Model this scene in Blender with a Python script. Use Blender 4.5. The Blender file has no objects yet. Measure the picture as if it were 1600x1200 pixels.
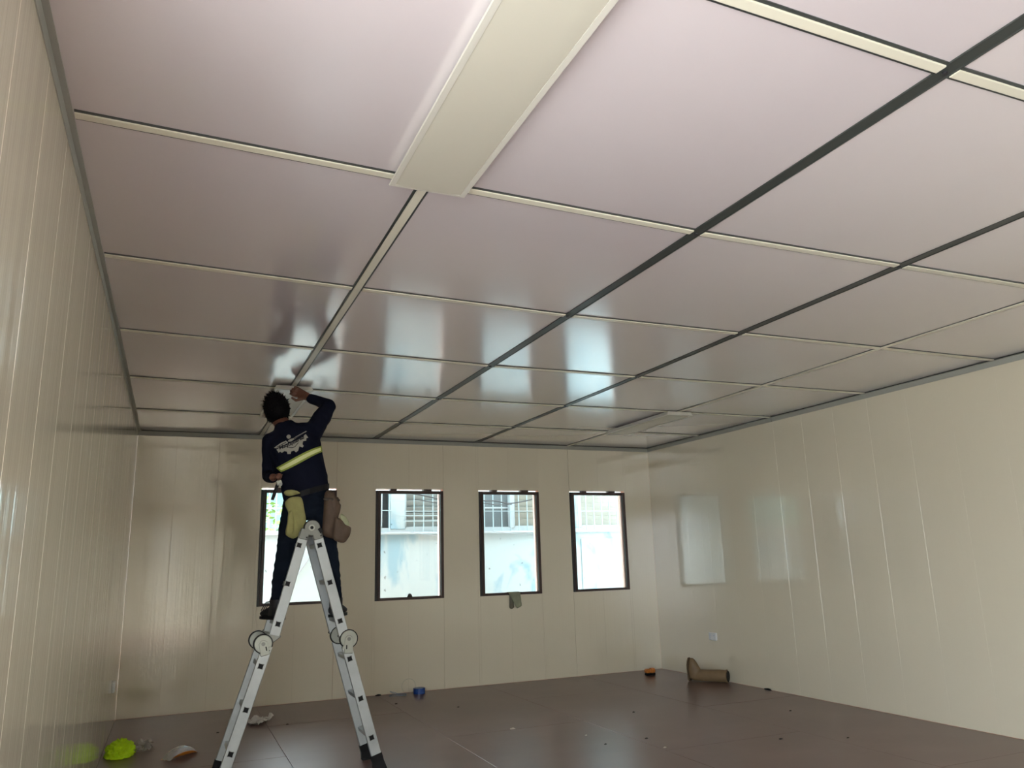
import bpy, bmesh, math, random
from mathutils import Vector, Matrix, noise
from mathutils.bvhtree import BVHTree
random.seed(7)
SC = bpy.context.scene
COL = SC.collection

# ---------------------------------------------------------------- camera
F_PX = 1214.16
PITCH, YAW, ROLL = 0.22554, 0.40895, -0.028744
CAM = Vector((0.3991, -8.5769, 1.3235))
cp, sp, cy, sy, cr, sr = math.cos(PITCH), math.sin(PITCH), math.cos(YAW), math.sin(YAW), math.cos(ROLL), math.sin(ROLL)
FW = Vector((sy * cp, cy * cp, sp))
_rt = Vector((cy, -sy, 0)); _up = _rt.cross(FW)
RT = _rt * cr + _up * sr
UP = _up * cr - _rt * sr
cam_d = bpy.data.cameras.new('camera')
cam_d.sensor_fit = 'HORIZONTAL'; cam_d.sensor_width = 36.0
cam_d.lens = F_PX * 36.0 / 1600.0
cam_d.clip_start = 0.05; cam_d.clip_end = 200
cam = bpy.data.objects.new('camera', cam_d); COL.objects.link(cam)
M3 = Matrix((RT, UP, -FW)).transposed()
cam.matrix_world = Matrix.Translation(CAM) @ M3.to_4x4()
SC.camera = cam

# ---------------------------------------------------------------- sky and exposure
SKY = 3.6
EXPO = 1.85
world = bpy.data.worlds.new('overcast_sky'); SC.world = world
world.use_nodes = True
wn = world.node_tree.nodes
wn['Background'].inputs[0].default_value = (0.86, 0.94, 1.0, 1)
wn['Background'].inputs[1].default_value = SKY
SUN_DIR = Vector((0.60, -0.55, -1.0))        # onto the yard by the doorway; the wall facing the windows stays in shade
sun_d = bpy.data.lights.new('sun', 'SUN'); sun_d.energy = 5.0; sun_d.angle = 0.03; sun_d.color = (1.0, 0.97, 0.92)
sun = bpy.data.objects.new('sun', sun_d); COL.objects.link(sun); sun.rotation_euler = SUN_DIR.to_track_quat('-Z', 'Y').to_euler()
SC.view_settings.view_transform = 'Standard'
SC.view_settings.look = 'None'
SC.view_settings.exposure = EXPO
SC.view_settings.gamma = 1
SC.view_settings.use_curve_mapping = False
SC.cycles.use_denoising = True
SC.cycles.max_bounces = 10
SC.cycles.diffuse_bounces = 6
SC.cycles.glossy_bounces = 5
SC.cycles.transparent_max_bounces = 12
SC.cycles.sample_clamp_indirect = 8

def portal(name, loc, size, direction):
    l = bpy.data.lights.new(name, 'AREA'); l.shape = 'RECTANGLE'
    l.size, l.size_y = size
    l.cycles.is_portal = True
    o = bpy.data.objects.new(name, l); COL.objects.link(o)
    o.location = loc
    o.rotation_euler = Vector(direction).to_track_quat('-Z', 'Y').to_euler()
    return o

# room size and the daylight openings
W, L, H = 6.014, 11.2, 2.725
T = 0.078                                   # sandwich wall thickness
WIN_X = [(1.212, 1.998), (2.430, 3.214), (3.648, 4.424), (4.844, 5.626)]
WIN_Z = (0.957, 2.164)
DOOR_Y, DOOR_Z = (-11.1, -7.05), (0.0, 2.45)  # wide doorway in the left wall, where the photographer stands
RW_Y, RW_Z = [(-7.9, -7.1), (-9.1, -8.3), (-10.3, -9.5)], (0.957, 2.164)  # unseen openings added to brighten the left wall and ceiling
for a, b in WIN_X:
    portal('window_portal', ((a + b) / 2, T + 0.03, sum(WIN_Z) / 2), (b - a, WIN_Z[1] - WIN_Z[0]), (0, -1, 0))
portal('door_portal', (-T - 0.03, sum(DOOR_Y) / 2, sum(DOOR_Z) / 2), (DOOR_Y[1] - DOOR_Y[0], DOOR_Z[1] - DOOR_Z[0]), (1, 0, 0))
for a, b in RW_Y:
    portal('window_portal', (W + T + 0.03, (a + b) / 2, sum(RW_Z) / 2), (b - a, RW_Z[1] - RW_Z[0]), (-1, 0, 0))

# ---------------------------------------------------------------- helpers
def ray(u, v): return FW + RT * ((u - 800) / F_PX) + UP * ((600 - v) / F_PX)
def PY(u, v, y):
    d = ray(u, v); return CAM + d * ((y - CAM.y) / d.y)
def PZ(u, v, z):
    d = ray(u, v); return CAM + d * ((z - CAM.z) / d.z)

class MB:
    """collects vertices and faces; build() links them as one mesh object"""
    def __init__(s): s.v, s.f, s.m = [], [], []
    def add(s, vs, fs, mi=0):
        o = len(s.v); s.v += [tuple(p) for p in vs]
        s.f += [tuple(i + o for i in f) for f in fs]; s.m += [mi] * len(fs); return s
    def box(s, a, b, mi=0):
        x0, y0, z0 = a; x1, y1, z1 = b
        vs = [(x0,y0,z0),(x1,y0,z0),(x1,y1,z0),(x0,y1,z0),(x0,y0,z1),(x1,y0,z1),(x1,y1,z1),(x0,y1,z1)]
        return s.add(vs, [(3,2,1,0),(4,5,6,7),(0,1,5,4),(1,2,6,5),(2,3,7,6),(3,0,4,7)], mi)
    def obox(s, c, ax, ay, az, mi=0):
        c = Vector(c); vs = []
        for k in (-1, 1):
            for i, j in ((-1,-1),(1,-1),(1,1),(-1,1)):
                vs.append(c + ax * i + ay * j + az * k)
        return s.add(vs, [(3,2,1,0),(4,5,6,7),(0,1,5,4),(1,2,6,5),(2,3,7,6),(3,0,4,7)], mi)
    def loft(s, rings, cap=True, closed=True, mi=0):
        n = len(rings[0]); vs = [p for r in rings for p in r]; fs = []
        for i in range(len(rings) - 1):
            for j in range(n if closed else n - 1):
                k = (j + 1) % n
                fs.append((i*n+j, i*n+k, (i+1)*n+k, (i+1)*n+j))
        if cap and closed:
            fs.append(tuple(reversed(range(n)))); fs.append(tuple(range((len(rings)-1)*n, len(rings)*n)))
        return s.add(vs, fs, mi)
    def tube(s, pts, rad, n=8, mi=0, cap=True):
        pts = [Vector(p) for p in pts]
        rads = rad if isinstance(rad, (list, tuple)) else [rad] * len(pts)
        rings = []; prev = None
        for i, p in enumerate(pts):
            d = (pts[min(i+1, len(pts)-1)] - pts[max(i-1, 0)]).normalized()
            if prev is None:
                a = d.cross(Vector((0,0,1)))
                if a.length < 1e-3: a = d.cross(Vector((1,0,0)))
            else:
                a = prev - d * prev.dot(d)
            a.normalize(); prev = a; b = d.cross(a)
            rings.append([p + (a*math.cos(t*2*math.pi/n) + b*math.sin(t*2*math.pi/n))*rads[i] for t in range(n)])
        return s.loft(rings, cap, True, mi)
    def disc(s, c, axis, r, h, n=24, mi=0):
        c = Vector(c); ax = Vector(axis).normalized()
        return s.tube([c - ax*h/2, c + ax*h/2], r, n, mi)
    def ball(s, c, r, axes=None, n=14, m=10, mi=0):
        c = Vector(c); A = axes or (Vector((1,0,0)), Vector((0,1,0)), Vector((0,0,1)))
        rr = r if isinstance(r, (list, tuple)) else (r, r, r)
        vs = [c + A[2]*rr[2]]
        for i in range(1, m):
            t = math.pi*i/m
            for j in range(n):
                p = 2*math.pi*j/n
                vs.append(c + A[0]*rr[0]*math.sin(t)*math.cos(p) + A[1]*rr[1]*math.sin(t)*math.sin(p) + A[2]*rr[2]*math.cos(t))
        vs.append(c - A[2]*rr[2]); fs = []
        for j in range(n): fs.append((0, 1+j, 1+(j+1) % n))
        for i in range(m-2):
            for j in range(n):
                a = 1+i*n; k = (j+1) % n
                fs.append((a+j, a+n+j, a+n+k, a+k))
        e = len(vs)-1; a = 1+(m-2)*n
        for j in range(n): fs.append((e, a+(j+1) % n, a+j))
        return s.add(vs, fs, mi)
    def capsule(s, a, ra, b, rb, n=14, mi=0):
        a, b = Vector(a), Vector(b)
        s.tube([a, b], [ra, rb], n, mi); s.ball(a, ra, n=n, mi=mi); s.ball(b, rb, n=n, mi=mi); return s
    def mesh(s, name):
        me = bpy.data.meshes.new(name); me.from_pydata(s.v, [], s.f); me.update(); return me
    def build(s, name, mats, parent=None, smooth=False, bevel=0):
        me = s.mesh(name)
        for m in (mats if isinstance(mats, (list, tuple)) else [mats]): me.materials.append(m)
        for p, mi in zip(me.polygons, s.m): p.material_index = mi; p.use_smooth = smooth
        bm = bmesh.new(); bm.from_mesh(me)
        bmesh.ops.recalc_face_normals(bm, faces=bm.faces)
        if bevel:
            bmesh.ops.bevel(bm, geom=list(bm.edges), offset=bevel, segments=1, affect='EDGES', clamp_overlap=True)
        bm.to_mesh(me); bm.free()
        return link(name, me, parent)

def link(name, me, parent=None):
    o = bpy.data.objects.new(name, me); COL.objects.link(o)
    if parent is not None: o.parent = parent; o.matrix_parent_inverse = parent_inv(parent)
    return o
def parent_inv(p):
    m = Matrix.Translation(p.location) @ p.rotation_euler.to_matrix().to_4x4()
    return m.inverted()
def empty(name, loc=(0, 0, 0)):
    o = bpy.data.objects.new(name, None); COL.objects.link(o); o.location = loc; o.empty_display_size = 0.1
    return o
def tag(o, label, cat, group=None, kind=None):
    o['label'] = label
    o['category'] = cat
    if group: o['group'] = group
    if kind: o['kind'] = kind
    return o
def remesh(mb, name, voxel, mat, parent=None, smooth_it=6, wrinkle=None):
    """fuse overlapping closed shapes of mb into one continuous surface"""
    me = mb.mesh(name + '_src'); o = bpy.data.objects.new(name + '_src', me); COL.objects.link(o)
    bm = bmesh.new(); bm.from_mesh(me); bmesh.ops.recalc_face_normals(bm, faces=bm.faces); bm.to_mesh(me); bm.free()
    r = o.modifiers.new('r', 'REMESH'); r.mode = 'VOXEL'; r.voxel_size = voxel
    if smooth_it:
        s = o.modifiers.new('s', 'SMOOTH'); s.factor = 0.5; s.iterations = smooth_it
    dg = bpy.context.evaluated_depsgraph_get(); dg.update()
    nm = bpy.data.meshes.new_from_object(o.evaluated_get(dg))
    bpy.data.objects.remove(o); bpy.data.meshes.remove(me)
    nm.name = name
    if wrinkle:
        nm.update(); co = [v.co.copy() for v in nm.vertices]; no = [v.normal.copy() for v in nm.vertices]
        for v, c, n in zip(nm.vertices, co, no): v.co = c + n * wrinkle(c)
    nm.materials.clear(); nm.materials.append(mat)
    for p in nm.polygons: p.use_smooth = True
    nm.update()
    return link(name, nm, parent)

# ---------------------------------------------------------------- materials
def mat(name, col, rough=0.5, metal=0.0, spec=0.5, noise_amt=0.0, noise_scale=8.0, bump=0.0, bump_scale=60.0, coat=0.0, stretch=(1, 1, 1), rough_var=0.0, ior=1.5):
    m = bpy.data.materials.new(name); m.use_nodes = True
    nt = m.node_tree; N, Lk = nt.nodes, nt.links
    b = N['Principled BSDF']
    b.inputs['Base Color'].default_value = (*col, 1); b.inputs['Roughness'].default_value = rough
    b.inputs['Metallic'].default_value = metal; b.inputs['IOR'].default_value = ior; b.inputs['Specular IOR Level'].default_value = spec
    if coat:
        b.inputs['Coat Weight'].default_value = coat; b.inputs['Coat Roughness'].default_value = 0.14; b.inputs['Coat IOR'].default_value = 1.6
    tc = N.new('ShaderNodeTexCoord'); mp = N.new('ShaderNodeMapping'); mp.inputs['Scale'].default_value = stretch
    Lk.new(tc.outputs['Object'], mp.inputs[0])
    if noise_amt or rough_var:
        n = N.new('ShaderNodeTexNoise'); n.inputs['Scale'].default_value = noise_scale; n.inputs['Detail'].default_value = 5
        Lk.new(mp.outputs[0], n.inputs['Vector'])
        if noise_amt:
            mx = N.new('ShaderNodeMix'); mx.data_type = 'RGBA'
            mx.inputs['A'].default_value = (*[c * (1 - noise_amt) for c in col], 1)
            mx.inputs['B'].default_value = (*[min(1, c * (1 + noise_amt)) for c in col], 1)
            Lk.new(n.outputs[0], mx.inputs[0]); Lk.new(mx.outputs['Result'], b.inputs['Base Color'])
        if rough_var:
            mr = N.new('ShaderNodeMapRange'); mr.inputs[1].default_value = 0.3; mr.inputs[2].default_value = 0.7
            mr.inputs[3].default_value = rough - rough_var; mr.inputs[4].default_value = rough + rough_var
            Lk.new(n.outputs[0], mr.inputs[0]); Lk.new(mr.outputs[0], b.inputs['Roughness'])
    if bump:
        n2 = N.new('ShaderNodeTexNoise'); n2.inputs['Scale'].default_value = bump_scale; n2.inputs['Detail'].default_value = 3
        Lk.new(mp.outputs[0], n2.inputs['Vector'])
        bp = N.new('ShaderNodeBump'); bp.inputs['Strength'].default_value = 1.0; bp.inputs['Distance'].default_value = bump
        Lk.new(n2.outputs[0], bp.inputs['Height']); Lk.new(bp.outputs[0], b.inputs['Normal'])
    return m

def wall_mat(name, axis):
    """glossy cream wall lining with fine upright ribs; axis = world axis running along the wall"""
    m = bpy.data.materials.new(name); m.use_nodes = True
    nt = m.node_tree; N, Lk = nt.nodes, nt.links; b = N['Principled BSDF']
    b.inputs['Base Color'].default_value = (0.73, 0.675, 0.53, 1)
    b.inputs['Roughness'].default_value = 0.09
    b.inputs['IOR'].default_value = 1.8 if axis == 0 else 2.1
    g = N.new('ShaderNodeNewGeometry'); sx = N.new('ShaderNodeSeparateXYZ'); Lk.new(g.outputs['Position'], sx.inputs[0])
    out = sx.outputs[axis]
    def noise1(scale, det):
        mu = N.new('ShaderNodeMath'); mu.operation = 'MULTIPLY'; mu.inputs[1].default_value = scale; Lk.new(out, mu.inputs[0])
        n = N.new('ShaderNodeTexNoise'); n.noise_dimensions = '1D'; n.inputs['Scale'].default_value = 1; n.inputs['Detail'].default_value = det
        Lk.new(mu.outputs[0], n.inputs['W']); return n.outputs[0]
    a = noise1(55, 2); c = noise1(9, 1)
    ad = N.new('ShaderNodeMath'); ad.operation = 'MULTIPLY_ADD'; ad.inputs[1].default_value = 2.5
    Lk.new(c, ad.inputs[0]); Lk.new(a, ad.inputs[2])
    bp = N.new('ShaderNodeBump'); bp.inputs['Strength'].default_value = 1; bp.inputs['Distance'].default_value = 0.00045
    Lk.new(ad.outputs[0], bp.inputs['Height']); Lk.new(bp.outputs[0], b.inputs['Normal'])
    return m

M = {}
M['wall_x'] = wall_mat('wall_lining_x', 0)
M['wall_y'] = wall_mat('wall_lining_y', 1)
M['core'] = mat('panel_core', (0.72, 0.42, 0.30), 0.8, noise_amt=0.15, noise_scale=20)
M['wall_out'] = mat('outer_sheet', (0.7, 0.7, 0.66), 0.5)
M['ceil'] = mat('ceiling_sheet', (0.70, 0.648, 0.675), 0.19, spec=0.5, ior=2.0, coat=1.0, bump=0.0002, bump_scale=3, noise_amt=0.02, noise_scale=2)
M['channel'] = mat('dark_channel', (0.035, 0.042, 0.040), 0.4)
M['cover'] = mat('cover_strip', (0.74, 0.72, 0.60), 0.28)
M['trim'] = mat('grey_trim', (0.36, 0.37, 0.33), 0.4)
M['light_body'] = mat('light_frame', (0.60, 0.59, 0.53), 0.4)
M['diffuser'] = mat('light_diffuser', (0.55, 0.535, 0.455), 0.18)
M['frame'] = mat('brown_frame', (0.055, 0.032, 0.028), 0.4)
M['frame2'] = mat('black_frame', (0.022, 0.022, 0.026), 0.4)

def floor_mat():
    m = mat('painted_floor', (0.125, 0.066, 0.058), 0.27, spec=0.5)
    nt = m.node_tree; N, Lk = nt.nodes, nt.links; b = N['Principled BSDF']
    g = N.new('ShaderNodeNewGeometry')
    mp = N.new('ShaderNodeMapping'); mp.inputs['Scale'].default_value = (1, 1.4, 1); mp.inputs['Rotation'].default_value = (0, 0, 0.5)
    Lk.new(g.outputs['Position'], mp.inputs[0])
    n = N.new('ShaderNodeTexNoise'); n.inputs['Scale'].default_value = 1.3; n.inputs['Detail'].default_value = 8; n.inputs['Roughness'].default_value = 0.62
    Lk.new(mp.outputs[0], n.inputs['Vector'])
    r = N.new('ShaderNodeValToRGB')
    r.color_ramp.elements[0].position = 0.25; r.color_ramp.elements[0].color = (0.145, 0.090, 0.082, 1)
    r.color_ramp.elements[1].position = 0.78; r.color_ramp.elements[1].color = (0.205, 0.13, 0.12, 1)
    e = r.color_ramp.elements.new(0.5); e.color = (0.165, 0.102, 0.093, 1)
    Lk.new(n.outputs[0], r.inputs[0]); Lk.new(r.outputs[0], b.inputs['Base Color'])
    b.inputs['Roughness'].default_value = 0.30
    return m
M['floor'] = floor_mat()

def film_mat(name, col, alpha, rough=0.15):
    m = bpy.data.materials.new(name); m.use_nodes = True
    nt = m.node_tree; N, Lk = nt.nodes, nt.links; b = N['Principled BSDF']
    b.inputs['Base Color'].default_value = (*col, 1); b.inputs['Roughness'].default_value = rough
    t = N.new('ShaderNodeBsdfTransparent'); mx = N.new('ShaderNodeMixShader'); mx.inputs[0].default_value = alpha
    Lk.new(t.outputs[0], mx.inputs[1]); Lk.new(b.outputs[0], mx.inputs[2]); Lk.new(mx.outputs[0], N['Material Output'].inputs[0])
    return m
def glass_mat():
    m = bpy.data.materials.new('window_glass'); m.use_nodes = True
    nt = m.node_tree; N, Lk = nt.nodes, nt.links; N.remove(N['Principled BSDF'])
    t = N.new('ShaderNodeBsdfTransparent'); t.inputs[0].default_value = (0.96, 0.985, 0.985, 1)
    g = N.new('ShaderNodeBsdfGlossy'); g.inputs['Roughness'].default_value = 0.02
    f = N.new('ShaderNodeFresnel'); f.inputs[0].default_value = 1.45
    mx = N.new('ShaderNodeMixShader'); Lk.new(f.outputs[0], mx.inputs[0]); Lk.new(t.outputs[0], mx.inputs[1]); Lk.new(g.outputs[0], mx.inputs[2])
    Lk.new(mx.outputs[0], N['Material Output'].inputs[0]); return m
M['glass'] = glass_mat()
def translucent_mat():
    m = bpy.data.materials.new('white_foam'); m.use_nodes = True
    nt = m.node_tree; N, Lk = nt.nodes, nt.links
    b = N['Principled BSDF']; b.inputs['Base Color'].default_value = (0.9, 0.9, 0.88, 1)
    t = N.new('ShaderNodeBsdfTranslucent'); t.inputs[0].default_value = (0.95, 0.95, 0.93, 1)
    mx = N.new('ShaderNodeMixShader'); mx.inputs[0].default_value = 0.95
    Lk.new(b.outputs[0], mx.inputs[1]); Lk.new(t.outputs[0], mx.inputs[2]); Lk.new(mx.outputs[0], N['Material Output'].inputs[0])
    return m
M['foam'] = translucent_mat()

# ---------------------------------------------------------------- ceiling height (the real one sags a little)
COLX = [0, 1.186, 2.406, 3.626, 4.846, W]
DZ = [0.026, -0.003, -0.025, -0.021, -0.015, -0.012]
ROWY = [0.0] + [-(1.134 + 1.22 * k) for k in range(8)] + [-10.894, -L]
ROWY = [0.0] + [-(1.134 + 1.22 * k) for k in range(9)] + [-L]
def zc(x, y):
    x = min(max(x, 0), W)
    for i in range(5):
        if x <= COLX[i + 1]:
            t = (x - COLX[i]) / (COLX[i + 1] - COLX[i]); d = DZ[i] * (1 - t) + DZ[i + 1] * t; break
    return H + d * min(1, abs(y) / 3.5)

# ---------------------------------------------------------------- floor
fl = MB().box((-T, -L - T, -0.2), (W + T, T, -0.018)).build('floor', mat('floor_frame', (0.05, 0.04, 0.035), 0.8))
tag(fl, 'reddish brown painted floor of large boards', 'floor', kind='structure')
g = 0.0012
xs = [0] + [1.245 + 1.22 * k for k in range(4)] + [W]
for i in range(len(xs) - 1):
    ys = [0.0, -1.1, -3.54, -5.98, -8.42, -L] if i % 2 else [0.0, -2.32, -4.76, -7.2, -9.64, -L]
    for j in range(len(ys) - 1):
        o = MB().box((xs[i] + g, ys[j + 1] + g, -0.018), (xs[i + 1] - g, ys[j] - g, random.uniform(-0.0006, 0.0))).build('floor_board', M['floor'], fl, bevel=0.0012)

# ---------------------------------------------------------------- ceiling
cl = MB().box((-T, -L - T, H + 0.09), (W + T, T, H + 0.16)).build('ceiling', M['wall_out'])
tag(cl, 'low ceiling of square pinkish white panels', 'ceiling', kind='structure')
for i in range(5):
    for j in range(len(ROWY) - 1):
        x0, x1, y0, y1 = COLX[i], COLX[i + 1], ROWY[j + 1], ROWY[j]
        n = 8; vs = []; fs = []; sag = random.uniform(0.0025, 0.0055)
        for a in range(n + 1):
            for b in range(n + 1):
                x = x0 + (x1 - x0) * a / n; y = y0 + (y1 - y0) * b / n
                t = (0.4 + 0.6 * math.sin(math.pi * a / n)) * math.sin(math.pi * b / n)
                vs.append((x, y, zc(x, y) - sag * t))
        for a in range(n):
            for b in range(n):
                fs.append((a*(n+1)+b, a*(n+1)+b+1, (a+1)*(n+1)+b+1, (a+1)*(n+1)+b))
        mb = MB(); mb.add(vs, fs)
        mb.add([(v[0], v[1], v[2] + 0.02) for v in vs], [tuple(reversed(f)) for f in fs])
        o = mb.build('ceiling_panel', M['ceil'], cl, smooth=True)
CW, CH = 0.028, 0.005          # dark channel: half width, drop
def strip(p0, p1, prof, m, name, seg=1):
    """extrude profile [(across, drop)] from p0 to p1 under the ceiling"""
    p0, p1 = Vector(p0), Vector(p1); d = (p1 - p0).normalized(); s = Vector((d.y, -d.x, 0))
    rings = []
    for k in range(seg + 1):
        p = p0.lerp(p1, k / seg); z = zc(p.x, p.y)
        rings.append([Vector((p.x, p.y, z)) + s * a + Vector((0, 0, -b)) for a, b in prof])
    return MB().loft(rings).build(name, m, cl)
U_PROF = [(-CW, -0.004), (-CW, CH), (-CW + 0.006, CH), (-CW + 0.008, 0.003), (CW - 0.008, 0.003), (CW - 0.006, CH), (CW, CH), (CW, -0.004)]
B_PROF = [(-CW, -0.004), (-CW, CH - 0.001), (CW, CH - 0.001), (CW, -0.004)]
C_PROF = [(-0.0175, 0.004), (-0.0175, CH + 0.003), (-0.0155, CH + 0.004), (0.0155, CH + 0.004), (0.0175, CH + 0.003), (0.0175, 0.004)]
for i in (1, 2, 3, 4):
    x = COLX[i]
    open_ = i in (2, 3)
    for j in range(len(ROWY) - 1):
        strip((x, ROWY[j], 0), (x, ROWY[j + 1], 0), U_PROF if open_ else B_PROF, M['channel'], 'ceiling_channel', 4)
        if not open_:
            a, b = ROWY[j] - 0.001, ROWY[j + 1] + 0.001
            strip((x, a, 0), (x, b, 0), C_PROF, M['cover'], 'cover_strip', 4)
    if open_:
        for j in range(1, len(ROWY) - 1):
            MB().disc((x, ROWY[j] + 0.01, zc(x, ROWY[j]) - 0.006), (0, 0, 1), 0.009, 0.008, 10).build('screw', M['frame2'], cl)
for j in range(1, len(ROWY) - 1):
    y = ROWY[j]
    for i in range(5):
        a = COLX[i] + (CW if i else 0.026); b = COLX[i + 1] - (CW if i < 4 else 0.026)
        strip((a, y, 0), (b, y, 0), B_PROF, M['channel'], 'ceiling_channel', 2)
        strip((a + (0.0 if i else 0), y, 0), (b, y, 0), C_PROF, M['cover'], 'cover_strip', 2)

# ---------------------------------------------------------------- walls
def plank(mb, along, a, b, z0, z1, face, sign, th=0.008, ch=0.0015):
    """upright board between a and b; along = 0 (x) or 1 (y); face = plane of the visible side; sign = side the core lies on"""
    e = 0.2 * ch
    pr = [(a + e, th), (a + e, ch), (a + e + ch, 0), (b - e - ch, 0), (b - e, ch), (b - e, th)]
    rings = []
    for z in (z0, z1):
        rings.append([((p, face + sign * q, z) if along == 0 else (face + sign * q, p, z)) for p, q in pr])
    mb.loft(rings)
    return mb
def cut_core(name, along, a, b, face, sign, holes, ztop, label):
    """core of the wall with rectangular holes, built from boxes around the holes"""
    mb = MB()
    cuts = sorted(set([a, b] + [h[k] for h in holes for k in (0, 1)]))
    for p, q in zip(cuts[:-1], cuts[1:]):
        zs = [(0 - 0.02, ztop)]
        for h in holes:
            if h[0] <= p and q <= h[1]:
                zs = [(z0, z1) for z0, z1 in ((0 - 0.02, h[2]), (h[3], ztop)) if z1 > z0 + 0.03]
        for z0, z1 in zs:
            f0, f1 = sorted((face + sign * 0.008, face + sign * T))
            if along == 0: mb.box((p, f0, z0), (q, f1, z1))
            else: mb.box((f0, p, z0), (f1, q, z1))
    return mb
def build_wall(name, along, a, b, face, sign, seams, holes, material, label):
    e_ = T if along == 0 else 0.0
    o = cut_core(name, along, a - e_, b + e_, face, sign, holes, H + 0.09, label).build(name, M['core'])
    tag(o, label, 'wall', kind='structure')
    cuts = sorted(s for s in set([a, b] + seams) if a <= s <= b)
    for p, q in zip(cuts[:-1], cuts[1:]):
        mb = MB(); sub = sorted(set([p, q] + [h[k] for h in holes for k in (0, 1) if p < h[k] < q]))
        for u, w in zip(sub[:-1], sub[1:]):
            if w - u < 0.004: continue
            zs = [(0.002, H + 0.05)]
            for h in holes:
                if h[0] - 1e-4 <= u and w <= h[1] + 1e-4: zs = [(z0, z1) for z0, z1 in ((0.002, h[2]), (h[3], H + 0.05)) if z1 > z0 + 0.03]
            for z0, z1 in zs: plank(mb, along, u, w, z0, z1, face, sign, ch={'wall_left': 0.003, 'wall_right': 0.00055}.get(name, 0.0008))
        if mb.v: mb.build('wall_panel', material, o)
    # outer sheet
    return o
back_holes = [(a, b, WIN_Z[0], WIN_Z[1]) for a, b in WIN_X]
wall_back = build_wall('wall_back', 0, 0.0, W, 0.0, 1, [0.37 + 0.4065 * k for k in range(14)], back_holes, M['wall_x'],
                       'cream panelled end wall with four windows')
wall_left = build_wall('wall_left', 1, -L, 0.0, 0.0, -1, [-0.30 - 0.4022 * k for k in range(28)], [(DOOR_Y[0], DOOR_Y[1], -0.02, DOOR_Z[1])], M['wall_y'],
                       'glossy cream panelled side wall beside the ladder')
wall_right = build_wall('wall_right', 1, -L, 0.0, W, 1, [-0.35 - 0.4022 * k for k in range(28)], [(a, b, RW_Z[0], RW_Z[1]) for a, b in RW_Y], M['wall_y'],
                        'glossy cream panelled side wall with a double socket')
wall_front = build_wall('wall_front', 0, 0.0, W, -L, -1, [0.37 + 0.4065 * k for k in range(14)], [], M['wall_x'],
                        'cream panelled wall facing the four windows')

# cornice angles where the walls meet the ceiling
def angle(name, p0, p1, inward, label):
    p0, p1, n = Vector(p0), Vector(p1), Vector(inward)
    rings = []
    for k in range(9):
        p = p0.lerp(p1, k / 8); z = zc(p.x, p.y)
        rings.append([p + n * a + Vector((0, 0, z - b)) for a, b in ((0, 0.05), (0.0035, 0.05), (0.004, 0.008), (0.022, 0.007), (0.022, 0.001), (0, 0.0))])
    o = MB().loft(rings).build(name, M['trim']); tag(o, label, 'trim', kind='structure'); return o
trims = [angle('trim_1', (0, 0, 0), (W, 0, 0), (0, -1, 0), 'grey cornice angle above the four windows'),
         angle('trim_2', (0, 0, 0), (0, -L, 0), (1, 0, 0), 'grey cornice angle above the side wall beside the ladder'),
         angle('trim_3', (W, 0, 0), (W, -L, 0), (-1, 0, 0), 'grey cornice angle above the wall with the socket')]
for tr, p, q, nrm in ((trims[0], (0.03, 0, 0), (W - 0.03, 0, 0), (0, -1)), (trims[2], (W, -0.03, 0), (W, -L, 0), (-1, 0))):
    p, q = Vector(p), Vector(q); n = Vector((*nrm, 0)); rings = []
    for k in range(9):
        c = p.lerp(q, k / 8); z = zc(c.x, c.y)
        rings.append([c + n * a + Vector((0, 0, z - b)) for a, b in ((0.022, 0.0), (0.022, 0.0075), (0.030, 0.0075), (0.030, 0.0))])
    MB().loft(rings).build('shadow_gap', M['channel'], tr)
MB().box((W - 0.0045, -2.352, zc(W, -2.35) - 0.051), (W - 0.0005, -2.349, zc(W, -2.35))).build('joint', M['frame'], trims[2])

# ---------------------------------------------------------------- windows of the end wall
for k, (a, b) in enumerate(WIN_X):
    root = empty('window_%d' % (k + 1), ((a + b) / 2, 0, WIN_Z[0]))
    tag(root, ['brown framed window behind the ladder', 'brown framed window with a dark lump on its sill',
               'brown framed window with a rag over its sill', 'brown framed window next to the room corner'][k], 'window', kind='structure')
    z0, z1 = WIN_Z; zt = z1 - 0.020; w = 0.034
    y0, y1 = -0.010, 0.030
    fr = [((a, y0 + 0.004, z0), (a + 0.026, y1, zt), 'frame2'), ((a + 0.027, y0, z0), (a + 0.058, y1, zt), 'frame'),
          ((b - w, y0, z0), (b, y1, zt), 'frame'), ((a + 0.058, y0, z0), (b - w, y1, z0 + w - 0.006), 'frame'),
          ((a + 0.058, y0, zt - w), (b - w, y1, zt), 'frame')]
    for p, q, mt in fr: MB().box(p, q).build('frame_bar', M[mt], root, bevel=0.0025)
    # bare panel edges of the opening behind the frame
    MB().box((b - w - 0.003, 0.031, z0), (b, T + 0.02, zt)).build('jamb_lining', mat('primer_edge', (0.80, 0.56, 0.46), 0.7), root)
    wd = b - a
    for f0, f1 in ((0.02, 0.21), (0.31, 0.70), (0.83, 0.985)):
        MB().add([(a + wd * f0, 0.072, zt - 0.004), (a + wd * f1, 0.072, zt - 0.004), (a + wd * f1, 0.071, z1), (a + wd * f0, 0.071, z1)], [(0, 1, 2, 3)]).build('tape_strip', M['foam'], root)
    for f0, f1 in ((0.215, 0.305), (0.705, 0.825)):
        MB().box((a + wd * f0, 0.0, zt), (a + wd * f1, 0.05, z1)).build('packer', M['frame'], root)
    MB().box((a + 0.03, 0.052, z0 + 0.01), (b - 0.02, 0.056, zt - 0.005)).build('pane', M['glass'], root)
    MB().box((a, 0.031, z0), (b, T + 0.02, z0 + 0.008)).build('sill', M['wall_out'], root)

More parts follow.
